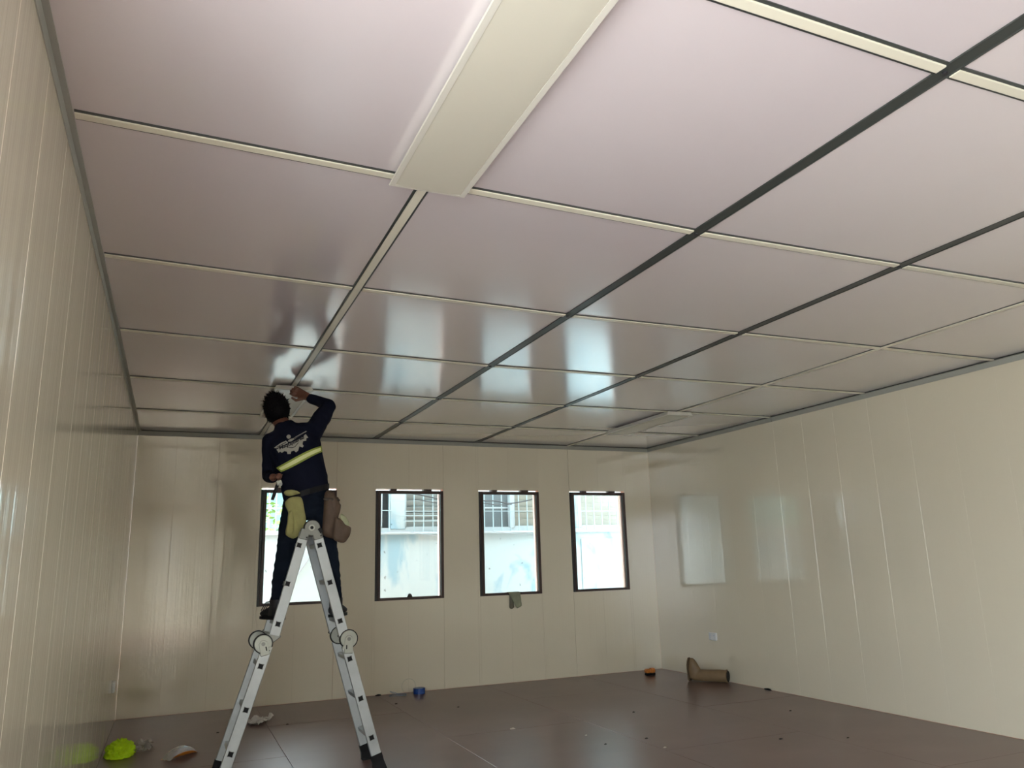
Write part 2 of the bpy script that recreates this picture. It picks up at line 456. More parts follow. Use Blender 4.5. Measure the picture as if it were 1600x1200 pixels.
# unseen windows added to the socket wall for daylight; jambs of the wide opening
for k, (a, b) in enumerate(RW_Y):
    root = empty('window_%d' % (k + 5), (W, (a + b) / 2, RW_Z[0]))
    tag(root, 'unseen brown framed window added to the socket wall for daylight', 'window', group='added daylight windows in the socket wall', kind='structure')
    z0, z1 = RW_Z
    for p, q in (((W - 0.01, a, z0), (W + 0.03, a + 0.04, z1)), ((W - 0.01, b - 0.04, z0), (W + 0.03, b, z1)), ((W - 0.01, a + 0.04, z0), (W + 0.03, b - 0.04, z0 + 0.04)), ((W - 0.01, a + 0.04, z1 - 0.04), (W + 0.03, b - 0.04, z1))):
        MB().box(p, q).build('frame_bar', M['frame'], root)
    MB().box((W + 0.04, a + 0.03, z0 + 0.01), (W + 0.044, b - 0.03, z1 - 0.01)).build('pane', M['glass'], root)
d = empty('door_1', (0, DOOR_Y[1], 0)); tag(d, 'wide open doorway with a brown frame in the side wall', 'doorway', kind='structure')
MB().box((-T, DOOR_Y[0], 0), (0.01, DOOR_Y[0] + 0.05, DOOR_Z[1])).build('jamb', M['frame'], d)
MB().box((-T, DOOR_Y[1] - 0.05, 0), (0.01, DOOR_Y[1], DOOR_Z[1])).build('jamb', M['frame'], d)
MB().box((-T, DOOR_Y[0], DOOR_Z[1] - 0.05), (0.01, DOOR_Y[1], DOOR_Z[1])).build('lintel', M['frame'], d)

# ---------------------------------------------------------------- outside: ground, neighbouring building, greenery
gr = MB().box((-40, -45, -0.35), (45, 40, -0.2)).build('ground', mat('pale_ground', (0.56, 0.55, 0.52), 0.9, noise_amt=0.12, noise_scale=1.5))  # out of view; kept pale to bounce daylight onto the ceiling
tag(gr, 'unseen bare ground outside, made pale to bounce daylight indoors', 'ground', kind='structure')
YF = 1.70
rf = MB().box((-0.6, -L - 0.6, H + 0.17), (W + 0.6, T + 0.6, H + 0.23)).build('roof', M['wall_out']); tag(rf, 'unseen flat sheet roof over the room, eaves added to shade the alley', 'roof', kind='structure')  # eaves out of view, added to cut skylight in the alley
def plaster():
    m = mat('weathered_plaster', (0.80, 0.87, 0.90), 0.85)
    nt = m.node_tree; N, Lk = nt.nodes, nt.links; b = N['Principled BSDF']
    g_ = N.new('ShaderNodeNewGeometry'); mp = N.new('ShaderNodeMapping'); mp.inputs['Scale'].default_value = (1, 1, 0.55)
    Lk.new(g_.outputs['Position'], mp.inputs[0])
    n = N.new('ShaderNodeTexNoise'); n.inputs['Scale'].default_value = 1.9; n.inputs['Detail'].default_value = 7; n.inputs['Distortion'].default_value = 0.6
    Lk.new(mp.outputs[0], n.inputs['Vector'])
    r = N.new('ShaderNodeValToRGB'); e = r.color_ramp.elements
    e[0].position = 0.40; e[0].color = (0.17, 0.29, 0.34, 1); e[1].position = 0.47; e[1].color = (0.285, 0.365, 0.375, 1)
    Lk.new(n.outputs[0], r.inputs[0])
    n2 = N.new('ShaderNodeTexNoise'); n2.inputs['Scale'].default_value = 14; n2.inputs['Detail'].default_value = 2; Lk.new(g_.outputs['Position'], n2.inputs['Vector'])
    r2 = N.new('ShaderNodeValToRGB'); e = r2.color_ramp.elements
    e[0].position = 0.255; e[0].color = (0.45, 0.45, 0.45, 1); e[1].position = 0.30; e[1].color = (1, 1, 1, 1)
    Lk.new(n2.outputs[0], r2.inputs[0])
    mx = N.new('ShaderNodeMix'); mx.data_type = 'RGBA'; mx.blend_type = 'MULTIPLY'; mx.inputs[0].default_value = 1
    Lk.new(r.outputs[0], mx.inputs['A']); Lk.new(r2.outputs[0], mx.inputs['B']); Lk.new(mx.outputs['Result'], b.inputs['Base Color'])
    return m
M['plaster'] = plaster()
M['ext_white'] = mat('white_paint', (0.29, 0.36, 0.375), 0.7, noise_amt=0.05)
M['bar'] = mat('pale_blue_bars', (0.24, 0.34, 0.36), 0.5)
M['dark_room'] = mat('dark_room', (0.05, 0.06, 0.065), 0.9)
M['slat_grey'] = mat('grey_louvre', (0.19, 0.235, 0.23), 0.45, noise_amt=0.3, noise_scale=3)
M['slat_beige'] = mat('beige_louvre', (0.21, 0.225, 0.19), 0.45, noise_amt=0.3, noise_scale=3)
M['teal'] = mat('teal_shutter', (0.05, 0.22, 0.18), 0.6)
ZL, ZS = 1.755, 1.815
nb = empty('neighbouring_building', (4.9, YF, -0.2)); tag(nb, 'pale blue plastered building with louvred windows seen through the windows', 'building')
BX0, BX1 = 2.42, 9.5
MB().box((BX0, YF, -0.2), (BX1, YF + 0.15, ZL - 0.03)).build('plaster_wall', M['plaster'], nb)
MB().box((BX0, YF - 0.06, ZL - 0.03), (BX1, YF + 0.15, ZL)).build('ledge', M['ext_white'], nb, bevel=0.006)
MB().box((BX0, YF, ZL), (BX1, YF + 0.15, ZS)).build('window_sill', M['ext_white'], nb)
MB().box((BX0, YF, 2.62), (BX1, YF + 0.15, 5.2)).build('lintel_wall', M['plaster'], nb)  # unseen upper storey, raised to keep skylight off the facade
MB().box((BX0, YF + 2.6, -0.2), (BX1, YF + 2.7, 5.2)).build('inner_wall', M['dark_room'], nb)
MB().box((BX0 - 0.2, YF - 0.35, 5.2), (BX1, YF + 3.0, 5.3)).build('roof_slab', M['wall_out'], nb)  # unseen overhang, added to shade the alley
MB().box((BX0, YF + 0.15, -0.2), (BX0 + 0.1, YF + 2.6, 5.1)).build('side_wall', M['plaster'], nb)
MB().box((PY(908, 900, YF).x + 0.02, YF - 0.015, -0.2), (PY(972, 900, YF).x + 0.6, YF - 0.001, ZL - 0.12)).build('render_panel', M['plaster'], nb, bevel=0.004)
for a, b, mt in ((BX0, 2.52, 'plaster'), (3.035, 3.235, 'plaster'), (4.757, 4.825, 'ext_white'), (5.75, 5.90, 'plaster'), (6.75, 6.95, 'plaster')):
    MB().box((a, YF - 0.01, ZS - 0.02), (b, YF + 0.15, 2.64)).build('pillar', M[mt], nb, bevel=0.006)
def louvres(a, b, z0, z1, n, mt, tilt=0.6):
    wn_ = MB().box((a, YF + 0.03, z0), (a + 0.025, YF + 0.10, z1)).box((b - 0.025, YF + 0.03, z0), (b, YF + 0.10, z1)).box((a, YF + 0.03, z1 - 0.02), (b, YF + 0.10, z1)).box((a, YF + 0.03, z0), (b, YF + 0.10, z0 + 0.015)).build('window_frame', M['ext_white'], nb)
    for i in range(n):
        z = z0 + 0.02 + (z1 - z0 - 0.04) * (i + 0.5) / n; h = (z1 - z0 - 0.04) / n * 0.62
        MB().obox(((a + b) / 2, YF + 0.065, z), Vector(((b - a) / 2 - 0.02, 0, 0)), Vector((0, 0.004 * math.cos(tilt), 0.004 * math.sin(tilt))), Vector((0, -math.sin(tilt) * h, math.cos(tilt) * h))).build('slat', M[mt], wn_)
louvres(3.235, 4.20, ZS, 2.62, 9, 'slat_grey', 0.5)
louvres(4.825, 5.75, ZS, 2.62, 9, 'slat_beige', 0.35)
louvres(5.90, 6.75, ZS, 2.36, 8, 'slat_beige', 0.25)
louvres(2.52, 2.93, ZS, 2.62, 1, 'teal', 0.02)
MB().box((4.20, YF + 0.02, ZS), (4.30, YF + 0.12, 2.62)).build('mullion', M['ext_white'], nb)
# plain window with two dark panes
wf = MB().box((4.30, YF + 0.05, 2.075), (4.757, YF + 0.08, 2.095)).build('window_bar', M['ext_white'], nb)
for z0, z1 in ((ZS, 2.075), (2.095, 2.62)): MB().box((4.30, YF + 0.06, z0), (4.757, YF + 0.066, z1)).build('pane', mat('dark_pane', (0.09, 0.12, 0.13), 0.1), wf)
# grilles in front of the openings
def grille(name, a, b, z0, z1, hz, label, sp_=0.131, x_off=0.0):
    root = empty(name, ((a + b) / 2, YF - 0.05, z0)); tag(root, label, 'grille')
    x = a + x_off
    while x < b:
        MB().box((x - 0.006, YF - 0.056, z0), (x + 0.006, YF - 0.044, z1)).build('bar', M['bar'], root); x += sp_
    for z in hz: MB().box((a, YF - 0.063, z - 0.005), (b, YF - 0.056, z + 0.005)).build('cross_bar', M['bar'], root)
    for s in (a + 0.03, b - 0.03): MB().box((s - 0.01, YF - 0.052, z1 - 0.04), (s + 0.01, YF + 0.0, z1 - 0.02)).build('bracket', M['bar'], root)
grille('window_grille', 3.19, 4.25, ZL + 0.002, 2.70, (1.90, 1.97, 2.03), 'pale bar grille over the grey louvres behind the second window', x_off=0.155)
grille('window_grille', 4.27, 5.73, ZL + 0.002, 2.70, (2.03,), 'pale bar grille over the dark panes behind the rag window', x_off=0.085)
grille('window_grille', 5.73, 6.80, ZL + 0.002, 2.70, (2.03,), 'pale bar grille over beige louvres nearest the room corner', x_off=0.10)
grille('window_grille', 2.45, 3.10, ZL + 0.002, 2.70, (2.04,), 'pale bar grille over the teal shutter', x_off=0.03)
# garden wall with a railing, greenery and a teal shed past the building
gw = empty('garden_wall', (-1.5, YF, -0.2)); tag(gw, 'low pale plastered garden wall with a capping behind the ladder window', 'wall')
MB().box((-6, YF, -0.2), (BX0, YF + 0.15, ZL)).build('plaster_wall', M['plaster'], gw)
MB().box((-6, YF - 0.04, ZL - 0.02), (BX0, YF + 0.19, ZL + 0.03)).build('capping', M['ext_white'], gw, bevel=0.006)
rl = empty('garden_railing', (0, YF, ZL)); tag(rl, 'pale blue upright bar railing standing on the garden wall', 'railing')
for i in range(46):
    x = -3.5 + 0.13 * i
    MB().box((x - 0.006, YF + 0.06, ZL + 0.03), (x + 0.006, YF + 0.072, 2.72)).build('bar', M['bar'], rl)
for z in (2.08, 2.70): MB().box((-3.6, YF + 0.055, z - 0.008), (BX0 - 0.01, YF + 0.06, z + 0.008)).build('cross_bar', M['bar'], rl)
M['leaf'] = mat('yellow_green_leaves', (0.13, 0.22, 0.03), 0.6, noise_amt=0.35, noise_scale=4)
M['bark'] = mat('bark', (0.12, 0.09, 0.06), 0.9)
def shrub(x, y, h, r, label, n=700):
    root = empty('leafy_tree', (x, y, -0.2)); tag(root, label, 'tree', 'trees past the garden wall')
    MB().tube([(x, y, -0.2), (x + 0.05, y, h * 0.4), (x, y + 0.05, h * 0.75)], [0.07, 0.055, 0.03], 8).build('trunk', M['bark'], root)
    mb = MB(); rnd = random.Random(int(x * 100))
    for _ in range(n):
        t, p, q = rnd.uniform(0, 6.283), rnd.uniform(-1, 1), rnd.random() ** 0.4
        c = Vector((x + r * q * math.cos(t) * math.sqrt(1 - p * p), y + r * q * math.sin(t) * math.sqrt(1 - p * p), h * 0.72 + r * 0.95 * q * p))
        a = Vector((rnd.uniform(-1, 1), rnd.uniform(-1, 1), rnd.uniform(-0.6, 0.6))).normalized(); b = a.cross(Vector((rnd.uniform(-1, 1), rnd.uniform(-1, 1), 1))).normalized()
        s = rnd.uniform(0.05, 0.09)
        mb.add([c - a*s, c + b*s*0.45, c + a*s, c - b*s*0.45], [(0, 1, 2, 3)])
    f = mb.build('foliage', M['leaf'], root); f['kind'] = 'stuff'
shrub(1.3, 4.3, 2.7, 0.75, 'yellow green leafy tree behind the garden railing')
shrub(-0.5, 4.6, 2.6, 0.85, 'yellow green leafy tree behind the garden railing')
shrub(-2.5, 3.6, 2.7, 0.9, 'yellow green leafy tree behind the garden railing')
sh = empty('teal_shed', (0.5, 7.5, -0.2)); tag(sh, 'pale teal sheet metal shed behind the garden trees', 'shed')
M['teal_wall'] = mat('teal_sheet', (0.14, 0.24, 0.23), 0.6)
for i in range(22): MB().box((-3.5 + 0.4 * i, 7.5, -0.2), (-3.5 + 0.4 * i + 0.37, 7.53 + 0.02 * (i % 2), 2.9)).build('sheet', M['teal_wall'], sh)
MB().box((-3.6, 7.3, 2.9), (5.4, 9.5, 3.0)).build('roof', M['ext_white'], sh)
# cables
M['cable'] = mat('black_cable', (0.02, 0.025, 0.028), 0.5)
M['cable_grey'] = mat('grey_cable', (0.25, 0.28, 0.30), 0.5)
def cable(name, pix, y, r, m, label):
    pts = [PY(u, v, y) for u, v in pix]; sm = []
    for i in range(len(pts) - 1):
        p0, p1, p2, p3 = pts[max(i-1, 0)], pts[i], pts[i+1], pts[min(i+2, len(pts)-1)]
        for k in range(6):
            t = k / 6; sm.append(0.5*((2*p1)+(p2-p0)*t+(2*p0-5*p1+4*p2-p3)*t*t+(3*p1-p0-3*p2+p3)*t**3))
    sm.append(pts[-1])
    o = MB().tube(sm, r, 6).build(name, m, smooth=True); tag(o, label, 'cable'); return o
cable('hanging_cable', [(560, 764), (610, 768), (645, 771.5), (665, 775), (687, 779.5), (715, 783), (754, 782.5), (775, 783), (793, 786.5), (815, 784), (834, 779), (870, 766), (900, 750)], YF - 0.12, 0.009, M['cable'], 'thick black cable sagging across the upper part of two windows')
cable('hanging_cable', [(648, 780), (665, 783), (687, 786.5), (715, 788), (754, 786), (775, 789), (800, 788)], YF - 0.09, 0.006, M['cable'], 'thinner black cable sagging just below the thick one')
cable('hanging_cable', [(540, 836), (575, 835), (594, 833), (613, 830.5), (635, 830.5), (660, 834.5), (688, 837), (720, 833), (760, 829.5), (785, 832), (815, 834.5), (860, 832), (898, 827), (930, 828), (960, 828.5), (1000, 826)], YF - 0.075, 0.004, M['cable_grey'], 'thin grey cable running along the ledge of the neighbouring building')
cable('leaning_cable', [(440, 945), (458, 907), (475, 884), (487, 866), (500, 846)], YF - 0.02, 0.007, M['cable_grey'], 'thin grey cable slanting across the plaster behind the ladder')
# ---------------------------------------------------------------- surface mounted light panels
def light_panel(x, y0, y1, label):
    zt = zc(x, (y0 + y1) / 2) - CH - 0.0075; zb = zt - 0.034; w = 0.147
    root = empty('ceiling_light', (x, (y0 + y1) / 2, zt)); tag(root, label, 'light', 'ceiling light panels')
    mb = MB()
    r1 = [(x - w + 0.014, y0 + 0.006, zt), (x + w - 0.014, y0 + 0.006, zt), (x + w - 0.014, y1 - 0.006, zt), (x - w + 0.014, y1 - 0.006, zt)]
    r2 = [(x - w, y0, zb + 0.004), (x + w, y0, zb + 0.004), (x + w, y1, zb + 0.004), (x - w, y1, zb + 0.004)]
    r3 = [(x - w + 0.003, y0 + 0.003, zb), (x + w - 0.003, y0 + 0.003, zb), (x + w - 0.003, y1 - 0.003, zb), (x - w + 0.003, y1 - 0.003, zb)]
    r4 = [(x - w + 0.022, y0 + 0.014, zb), (x + w - 0.022, y0 + 0.014, zb), (x + w - 0.022, y1 - 0.014, zb), (x - w + 0.022, y1 - 0.014, zb)]
    r5 = [(p[0], p[1], zb + 0.003) for p in r4]
    mb.loft([[Vector(p) for p in r] for r in (r1, r2, r3, r4, r5)])
    mb.build('housing', M['light_body'], root)
    n = 8; rings = []
    for i in range(n + 1):
        a = -1 + 2 * i / n
        rings.append([Vector((x + a * (w - 0.0225), y, zb + 0.002 - 0.004 * (1 - a ** 4))) for y in (y0 + 0.0145, y1 - 0.0145)])
    mb = MB(); mb.loft(rings, cap=False, closed=False)
    mb.build('diffuser', M['diffuser'], root, smooth=True)
light_panel(COLX[1], -7.235, -6.02, 'large cream light panel with nothing below it, unlit')
light_panel(COLX[4], -2.40, -1.22, 'unlit cream light panel near the corner with the socket wall')
light_panel(COLX[1], -2.50, -1.29, 'light panel being fitted above the person on the ladder')

# ---------------------------------------------------------------- sockets
M['socket'] = mat('white_plastic', (0.80, 0.83, 0.84), 0.3)
M['hole'] = mat('black_plastic_and_shade', (0.008, 0.008, 0.009), 0.5, spec=0.2)  # black plastic parts, and the shade inside rung ends and boot shaft
so = empty('wall_socket', (W, -1.085, 0.455)); tag(so, 'white double wall socket above the brown rubber boot', 'socket')
MB().box((W - 0.022, -1.150, 0.414), (W, -1.020, 0.496)).build('face_plate', M['socket'], so, bevel=0.004)
for dy in (-0.032, 0.032):
    for q, h in ((-0.010, 0.012), (0.010, 0.012), (0.0, -0.012)):
        MB().box((W - 0.0232, -1.085 + dy + q - 0.002, 0.455 + h - 0.006), (W - 0.0218, -1.085 + dy + q + 0.002, 0.455 + h + 0.006)).build('slot', mat('slot_blue', (0.45, 0.55, 0.72), 0.4), so)
so = empty('wall_socket', (0, -0.86, 0.40)); tag(so, 'white socket low on the glossy wall beside the ladder', 'socket')
MB().box((0, -0.93, 0.355), (0.02, -0.80, 0.440)).build('face_plate', M['socket'], so, bevel=0.004)
MB().box((0.0195, -0.90, 0.375), (0.021, -0.83, 0.420)).build('socket_insert', M['socket'], so)

# ---------------------------------------------------------------- folding ladder
YN, YFAR = -3.05, -2.70
M['alu'] = mat('worn_aluminium', (0.46, 0.50, 0.51), 0.42, metal=0.5, noise_amt=0.18, noise_scale=9, bump=0.0004, bump_scale=30)
M['alu_dark'] = mat('steel_hinge', (0.20, 0.21, 0.20), 0.35, metal=0.8, noise_amt=0.2, noise_scale=12)
M['zinc'] = mat('zinc_disc', (0.36, 0.38, 0.34), 0.38, metal=0.6, noise_amt=0.1, noise_scale=20)
lad = empty('folding_ladder', (1.27, (YN + YFAR) / 2, 0)); tag(lad, 'worn aluminium folding ladder opened as an A under the person', 'ladder')
def L2(u, v): p = PY(u, v, YN); return Vector((p.x, p.z))
apex = L2(487.5, 826)
segs = {}   # side -> (upper top, upper bottom, lower top, lower bottom) axis points
segs['l'] = [L2(476, 832), L2(428.5, 993), L2(423.5, 1002), None]
segs['r'] = [L2(494.5, 832), L2(537, 992), L2(541, 1008), None]
dl = (L2(360, 1178) - L2(407, 1041)).normalized(); p = L2(407, 1041); segs['l'][2] = p - dl * ((L2(423, 1012) - p).length * 1.0); segs['l'][3] = p + dl * ((0.055 - p.y) / dl.y)
dr = (L2(580, 1152) - L2(546, 1029)).normalized(); p = L2(546, 1029); segs['r'][3] = p + dr * ((0.055 - p.y) / dr.y)
def to3(q, y): return Vector((q.x, y, q.y))
RW, RTK = 0.034, 0.0125
def rail(a, b, y):
    d = (b - a).normalized(); n = Vector((-d.y, d.x))
    prof = [(-RW, -RTK), (RW, -RTK), (RW, RTK), (-RW, RTK)]
    rings = []
    for q in (a, b):
        rings.append([to3(q + n * s, y + t) for s, t in prof])
    return MB().loft(rings).build('rail', M['alu'], lad, bevel=0.003)
rung_px = {'l': [(467, 852), (449, 912), (434, 975), (407, 1041), (384, 1109), (360, 1178)], 'r': [(499, 852), (515, 910), (531, 970), (546, 1029), (563, 1091), (580, 1152)]}
hinge_px = {'l': (411, 1006), 'r': (544.5, 998)}
for s in 'lr':
    a, b, c, e = segs[s]
    for y in (YN, YFAR): rail(a, b, y); rail(c, e, y)
    for k, (u, v) in enumerate(rung_px[s]):
        q = L2(u, v); seg = (a, b) if k < 3 else (c, e); d = (seg[1] - seg[0]).normalized(); n = Vector((-d.y, d.x))
        d3, n3 = Vector((d.x, 0, d.y)) * 0.014, Vector((n.x, 0, n.y)) * 0.014
        r = MB().obox(to3(q, (YN + YFAR) / 2), n3, Vector((0, (YFAR - YN) / 2 + RTK + 0.003, 0)), d3).build('rung', M['alu'], lad, bevel=0.002)
        for y, sg in ((YN, -1), (YFAR, 1)):
            MB().obox(to3(q, y + sg * (RTK + 0.0035)), n3 * 0.98, Vector((0, 0.0012, 0)), d3 * 0.98).build('rung_end_shade', M['hole'], r)  # black square stands for the shade inside the open rung tube
            pts = []
            for i in range(16):
                t = 2 * math.pi * (i + 0.5) / 16; k = 1.28 if i % 4 in (1, 2) else 1.12
                pts.append(n3 * (max(-1, min(1, 1.5 * math.cos(t))) * k) + d3 * (max(-1, min(1, 1.5 * math.sin(t))) * k))
            c_ = to3(q, y + sg * (RTK + 0.0005))
            MB().loft([[c_ + p_ for p_ in pts], [c_ + p_ * 0.95 + Vector((0, sg * 0.0022, 0)) for p_ in pts]]).build('rung_flare', M['alu_dark'], r)
    hq = L2(*hinge_px[s]); top, low = b, c
    for y, sg in ((YN, -1), (YFAR, 1)):
        h = empty('hinge', to3(hq, y)); h.parent = lad; h.matrix_parent_inverse = parent_inv(lad)
        MB().disc(to3(hq, y), (0, 1, 0), 0.062, 0.028, 36).build('hinge_rim', M['hole'], h)
        MB().disc(to3(hq, y), (0, 1, 0), 0.0565, 0.034, 36).build('hinge_disc', M['zinc'], h, bevel=0.003)
        MB().disc(to3(hq, y + sg * 0.0172), (0, 1, 0), 0.0245, 0.002, 24).build('hinge_groove', M['alu_dark'], h)
        MB().disc(to3(hq, y + sg * 0.017), (0, 1, 0), 0.0215, 0.008, 20).build('hinge_boss', M['zinc'], h)
        MB().disc(to3(hq, y + sg * 0.021), (0, 1, 0), 0.012, 0.006, 16).build('hinge_pin', M['alu_dark'], h)
        dd = (e - c).normalized(); nn = Vector((-dd.y, dd.x)) * (1 if s == 'l' else -1)
        lug = c + dd * 0.02
        pl = MB(); n3 = Vector((nn.x, 0, nn.y)); d3 = Vector((dd.x, 0, dd.y))
        mid = (to3(hq, y) + to3(c + dd * 0.045, y)) / 2; ln = (to3(c + dd * 0.045, y) - to3(hq, y)); lv = ln.normalized(); wv = lv.cross(Vector((0, 1, 0)))
        pl.obox(mid + Vector((0, sg * 0.004, 0)), wv * 0.030, Vector((0, 0.0145, 0)), lv * (ln.length / 2 + 0.012))
        pl.build('hinge_plate', M['zinc'], h, bevel=0.004)
        ln2 = to3(b, y) - to3(hq, y); mid2 = (to3(hq, y) + to3(b, y)) / 2
        l2 = ln2.normalized(); MB().obox(mid2, l2.cross(Vector((0, 1, 0))) * 0.033, Vector((0, 0.0115, 0)), l2 * (ln2.length / 2 + 0.03)).build('hinge_plate', M['alu_dark'], h, bevel=0.004)
        MB().obox(to3(c + dd * 0.012, y + sg * 0.0195) - wv * 0.004, wv * 0.0035, Vector((0, 0.002, 0)), lv * 0.013).build('latch_slot', M['hole'], h)
        MB().disc(to3(c + dd * 0.006, y + sg * 0.02) + n3 * 0.020, (0, 1, 0), 0.011, 0.008, 14).build('lock_knob', M['zinc'], h)
    # rubber foot on every rail end
    d = (e - c).normalized()
    for y in (YN, YFAR):
        n = Vector((-d.y, d.x)); q0 = e - d * 0.05; x1 = e + d * ((0.0 - e.y) / d.y)
        rings = [[to3(q0 + n * i * (RW + 0.004), y + t) for i, t in ((-1, -0.017), (1, -0.017), (1, 0.017), (-1, 0.017))],
                 [to3(e + n * i * (RW + 0.004), y + t) for i, t in ((-1, -0.017), (1, -0.017), (1, 0.017), (-1, 0.017))],
                 [Vector((x1.x + (-1 if i == (1 if n.x < 0 else -1) else 1) * 0.048, y + t, 0.0)) for i, t in ((-1, -0.022), (1, -0.022), (1, 0.022), (-1, 0.022))]]
        MB().loft(rings).build('rubber_foot', M['hole'], lad)
# top hinge
for y, sg in ((YN, -1), (YFAR, 1)):
    h = empty('hinge', to3(apex, y)); h.parent = lad; h.matrix_parent_inverse = parent_inv(lad)
    MB().disc(to3(apex + Vector((0, 0.004)), y), (0, 1, 0), 0.058, 0.026, 36).build('hinge_rim', M['hole'], h)
    MB().disc(to3(apex + Vector((0, 0.004)), y), (0, 1, 0), 0.053, 0.032, 32).build('hinge_disc', M['alu_dark'], h, bevel=0.003)
    MB().disc(to3(apex + Vector((-0.004, 0.006)), y + sg * 0.017), (0, 1, 0), 0.021, 0.008, 20).build('hinge_boss', M['zinc'], h)
    MB().disc(to3(apex + Vector((-0.004, 0.006)), y + sg * 0.022), (0, 1, 0), 0.011, 0.006, 16).build('hinge_pin', M['hole'], h)
    for s, t in (('l', -1), ('r', 1)):
        a, b = segs[s][:2]; d = (b - a).normalized(); d3 = Vector((d.x, 0, d.y))
        MB().obox(to3(a + d * 0.012, y + sg * 0.003), d3.cross(Vector((0, 1, 0))) * 0.031, Vector((0, 0.014, 0)), d3 * 0.036).build('hinge_plate', M['alu_dark'], h, bevel=0.004)
        MB().disc(to3(a + d * 0.03, y + sg * 0.0175) + d3.cross(Vector((0, 1, 0))) * 0.02, (0, 1, 0), 0.005, 0.005, 10).build('rivet', M['hole'], h)
    MB().obox(to3(apex + Vector((0.055, -0.012)), y + sg * 0.018), Vector((0.006, 0, -0.009)) * 1.6, Vector((0, 0.006, 0)), Vector((0.010, 0, 0.007))).build('lock_lever', M['hole'], h)
# ---------------------------------------------------------------- the person on the ladder
M['skin'] = mat('skin', (0.17, 0.075, 0.05), 0.5)
M['hair'] = mat('black_hair', (0.003, 0.003, 0.004), 0.7, spec=0.12)
M['shirt'] = mat('navy_shirt', (0.006, 0.008, 0.020), 0.9, spec=0.15, noise_amt=0.15, noise_scale=20, bump=0.0008, bump_scale=120)
M['jeans'] = mat('dark_jeans', (0.007, 0.012, 0.022), 0.9, spec=0.15, noise_amt=0.3, noise_scale=12, bump=0.001, bump_scale=90)
M['boot'] = mat('dark_boot', (0.012, 0.013, 0.016), 0.6, noise_amt=0.2)
YB = -2.87
man = empty('person', (1.25, YB, PY(479, 967, YB).z)); tag(man, 'person in a navy long sleeved shirt straddling the ladder, one arm raised', 'person')
def ell(c, ax, hw, ay, hd, n=20): return [c + ax * hw * math.cos(2*math.pi*i/n) + ay * hd * math.sin(2*math.pi*i/n) for i in range(n)]
AXW = Vector((0.955, 0.06, 0.29)).normalized(); AYD = Vector((0, 1, 0))
TORSO = [((480, 786), 0.150, 0.105, -2.86), ((478, 768), 0.168, 0.118, -2.86), ((475, 750), 0.172, 0.122, -2.87), ((469, 727), 0.176, 0.125, -2.88),
         ((463, 705), 0.186, 0.128, -2.885), ((458, 690), 0.188, 0.122, -2.88), ((453, 677), 0.160, 0.095, -2.87), ((448, 668), 0.095, 0.070, -2.86), ((444, 660), 0.060, 0.062, -2.85)]
def torso(mb, k=1.0, drop=0):
    mb.loft([ell(PY(*c, y), AXW, w * k, AYD, d * k) for c, w, d, y in TORSO[drop:]])
shR, elR, wrR = PY(489, 675, -2.88), PY(514.5, 634, -2.80), PY(480, 620, -2.66)
shL, elL, wrL = PY(424.5, 690, -2.87), PY(420.5, 744, -2.80), PY(427, 746, -2.985)
hipL, knL, anL = PY(464, 786, -2.86), PY(446, 860, -2.915), PY(432, 941, -2.87); shinL = PY(436, 905, -2.89)
hipR, knR, anR = PY(496, 786, -2.86), PY(514.5, 862, -2.915), PY(525, 938, -2.87); shinR = PY(521, 904, -2.89)
HD = PY(432, 640, -2.79)
hup = Vector((-0.20, -0.42, 0.88)).normalized(); hf = Vector((-0.15, 0.88, 0.42)); hf = (hf - hup * hf.dot(hup)).normalized(); hs = hf.cross(hup)
# body: one continuous skin surface (torso and limbs run inside the clothes)
bd = MB()
torso(bd, 0.86)
def limb(mb, pts, k=1.0):
    for (a, ra), (b, rb) in zip(pts[:-1], pts[1:]): mb.capsule(a, ra * k, b, rb * k)
limb(bd, [(shR, 0.052), (elR, 0.040), (wrR, 0.027)]); limb(bd, [(shL, 0.050), (elL, 0.038), (wrL, 0.027)])
limb(bd, [(hipL, 0.078), (knL, 0.048), (shinL, 0.036), (anL, 0.033)]); limb(bd, [(hipR, 0.078), (knR, 0.048), (shinR, 0.038), (anR, 0.033)])
bd.capsule(PY(446, 670, -2.86), 0.058, HD - hup * 0.06 - hf * 0.02, 0.054)
bd.ball(HD, (0.076, 0.094, 0.108), (hs, hf, hup), 20, 14)
bd.ball(HD - hup * 0.055 + hf * 0.03, (0.060, 0.062, 0.058), (hs, hf, hup))          # jaw
bd.capsule(HD + hf * 0.092 + hup * 0.008, 0.009, HD + hf * 0.108 - hup * 0.028, 0.014, 10)      # nose
bd.ball(HD + hf * 0.088 - hup * 0.055, (0.024, 0.010, 0.009), (hs, hf, hup))        # mouth
for s in (-1, 1):
    bd.ball(HD + hs * 0.080 * s - hf * 0.008 - hup * 0.012, (0.012, 0.022, 0.034), (hs, hf, hup))   # ears
    bd.ball(HD + hf * 0.083 + hs * 0.032 * s + hup * 0.006, (0.016, 0.010, 0.010), (hs, hf, hup))   # eyes
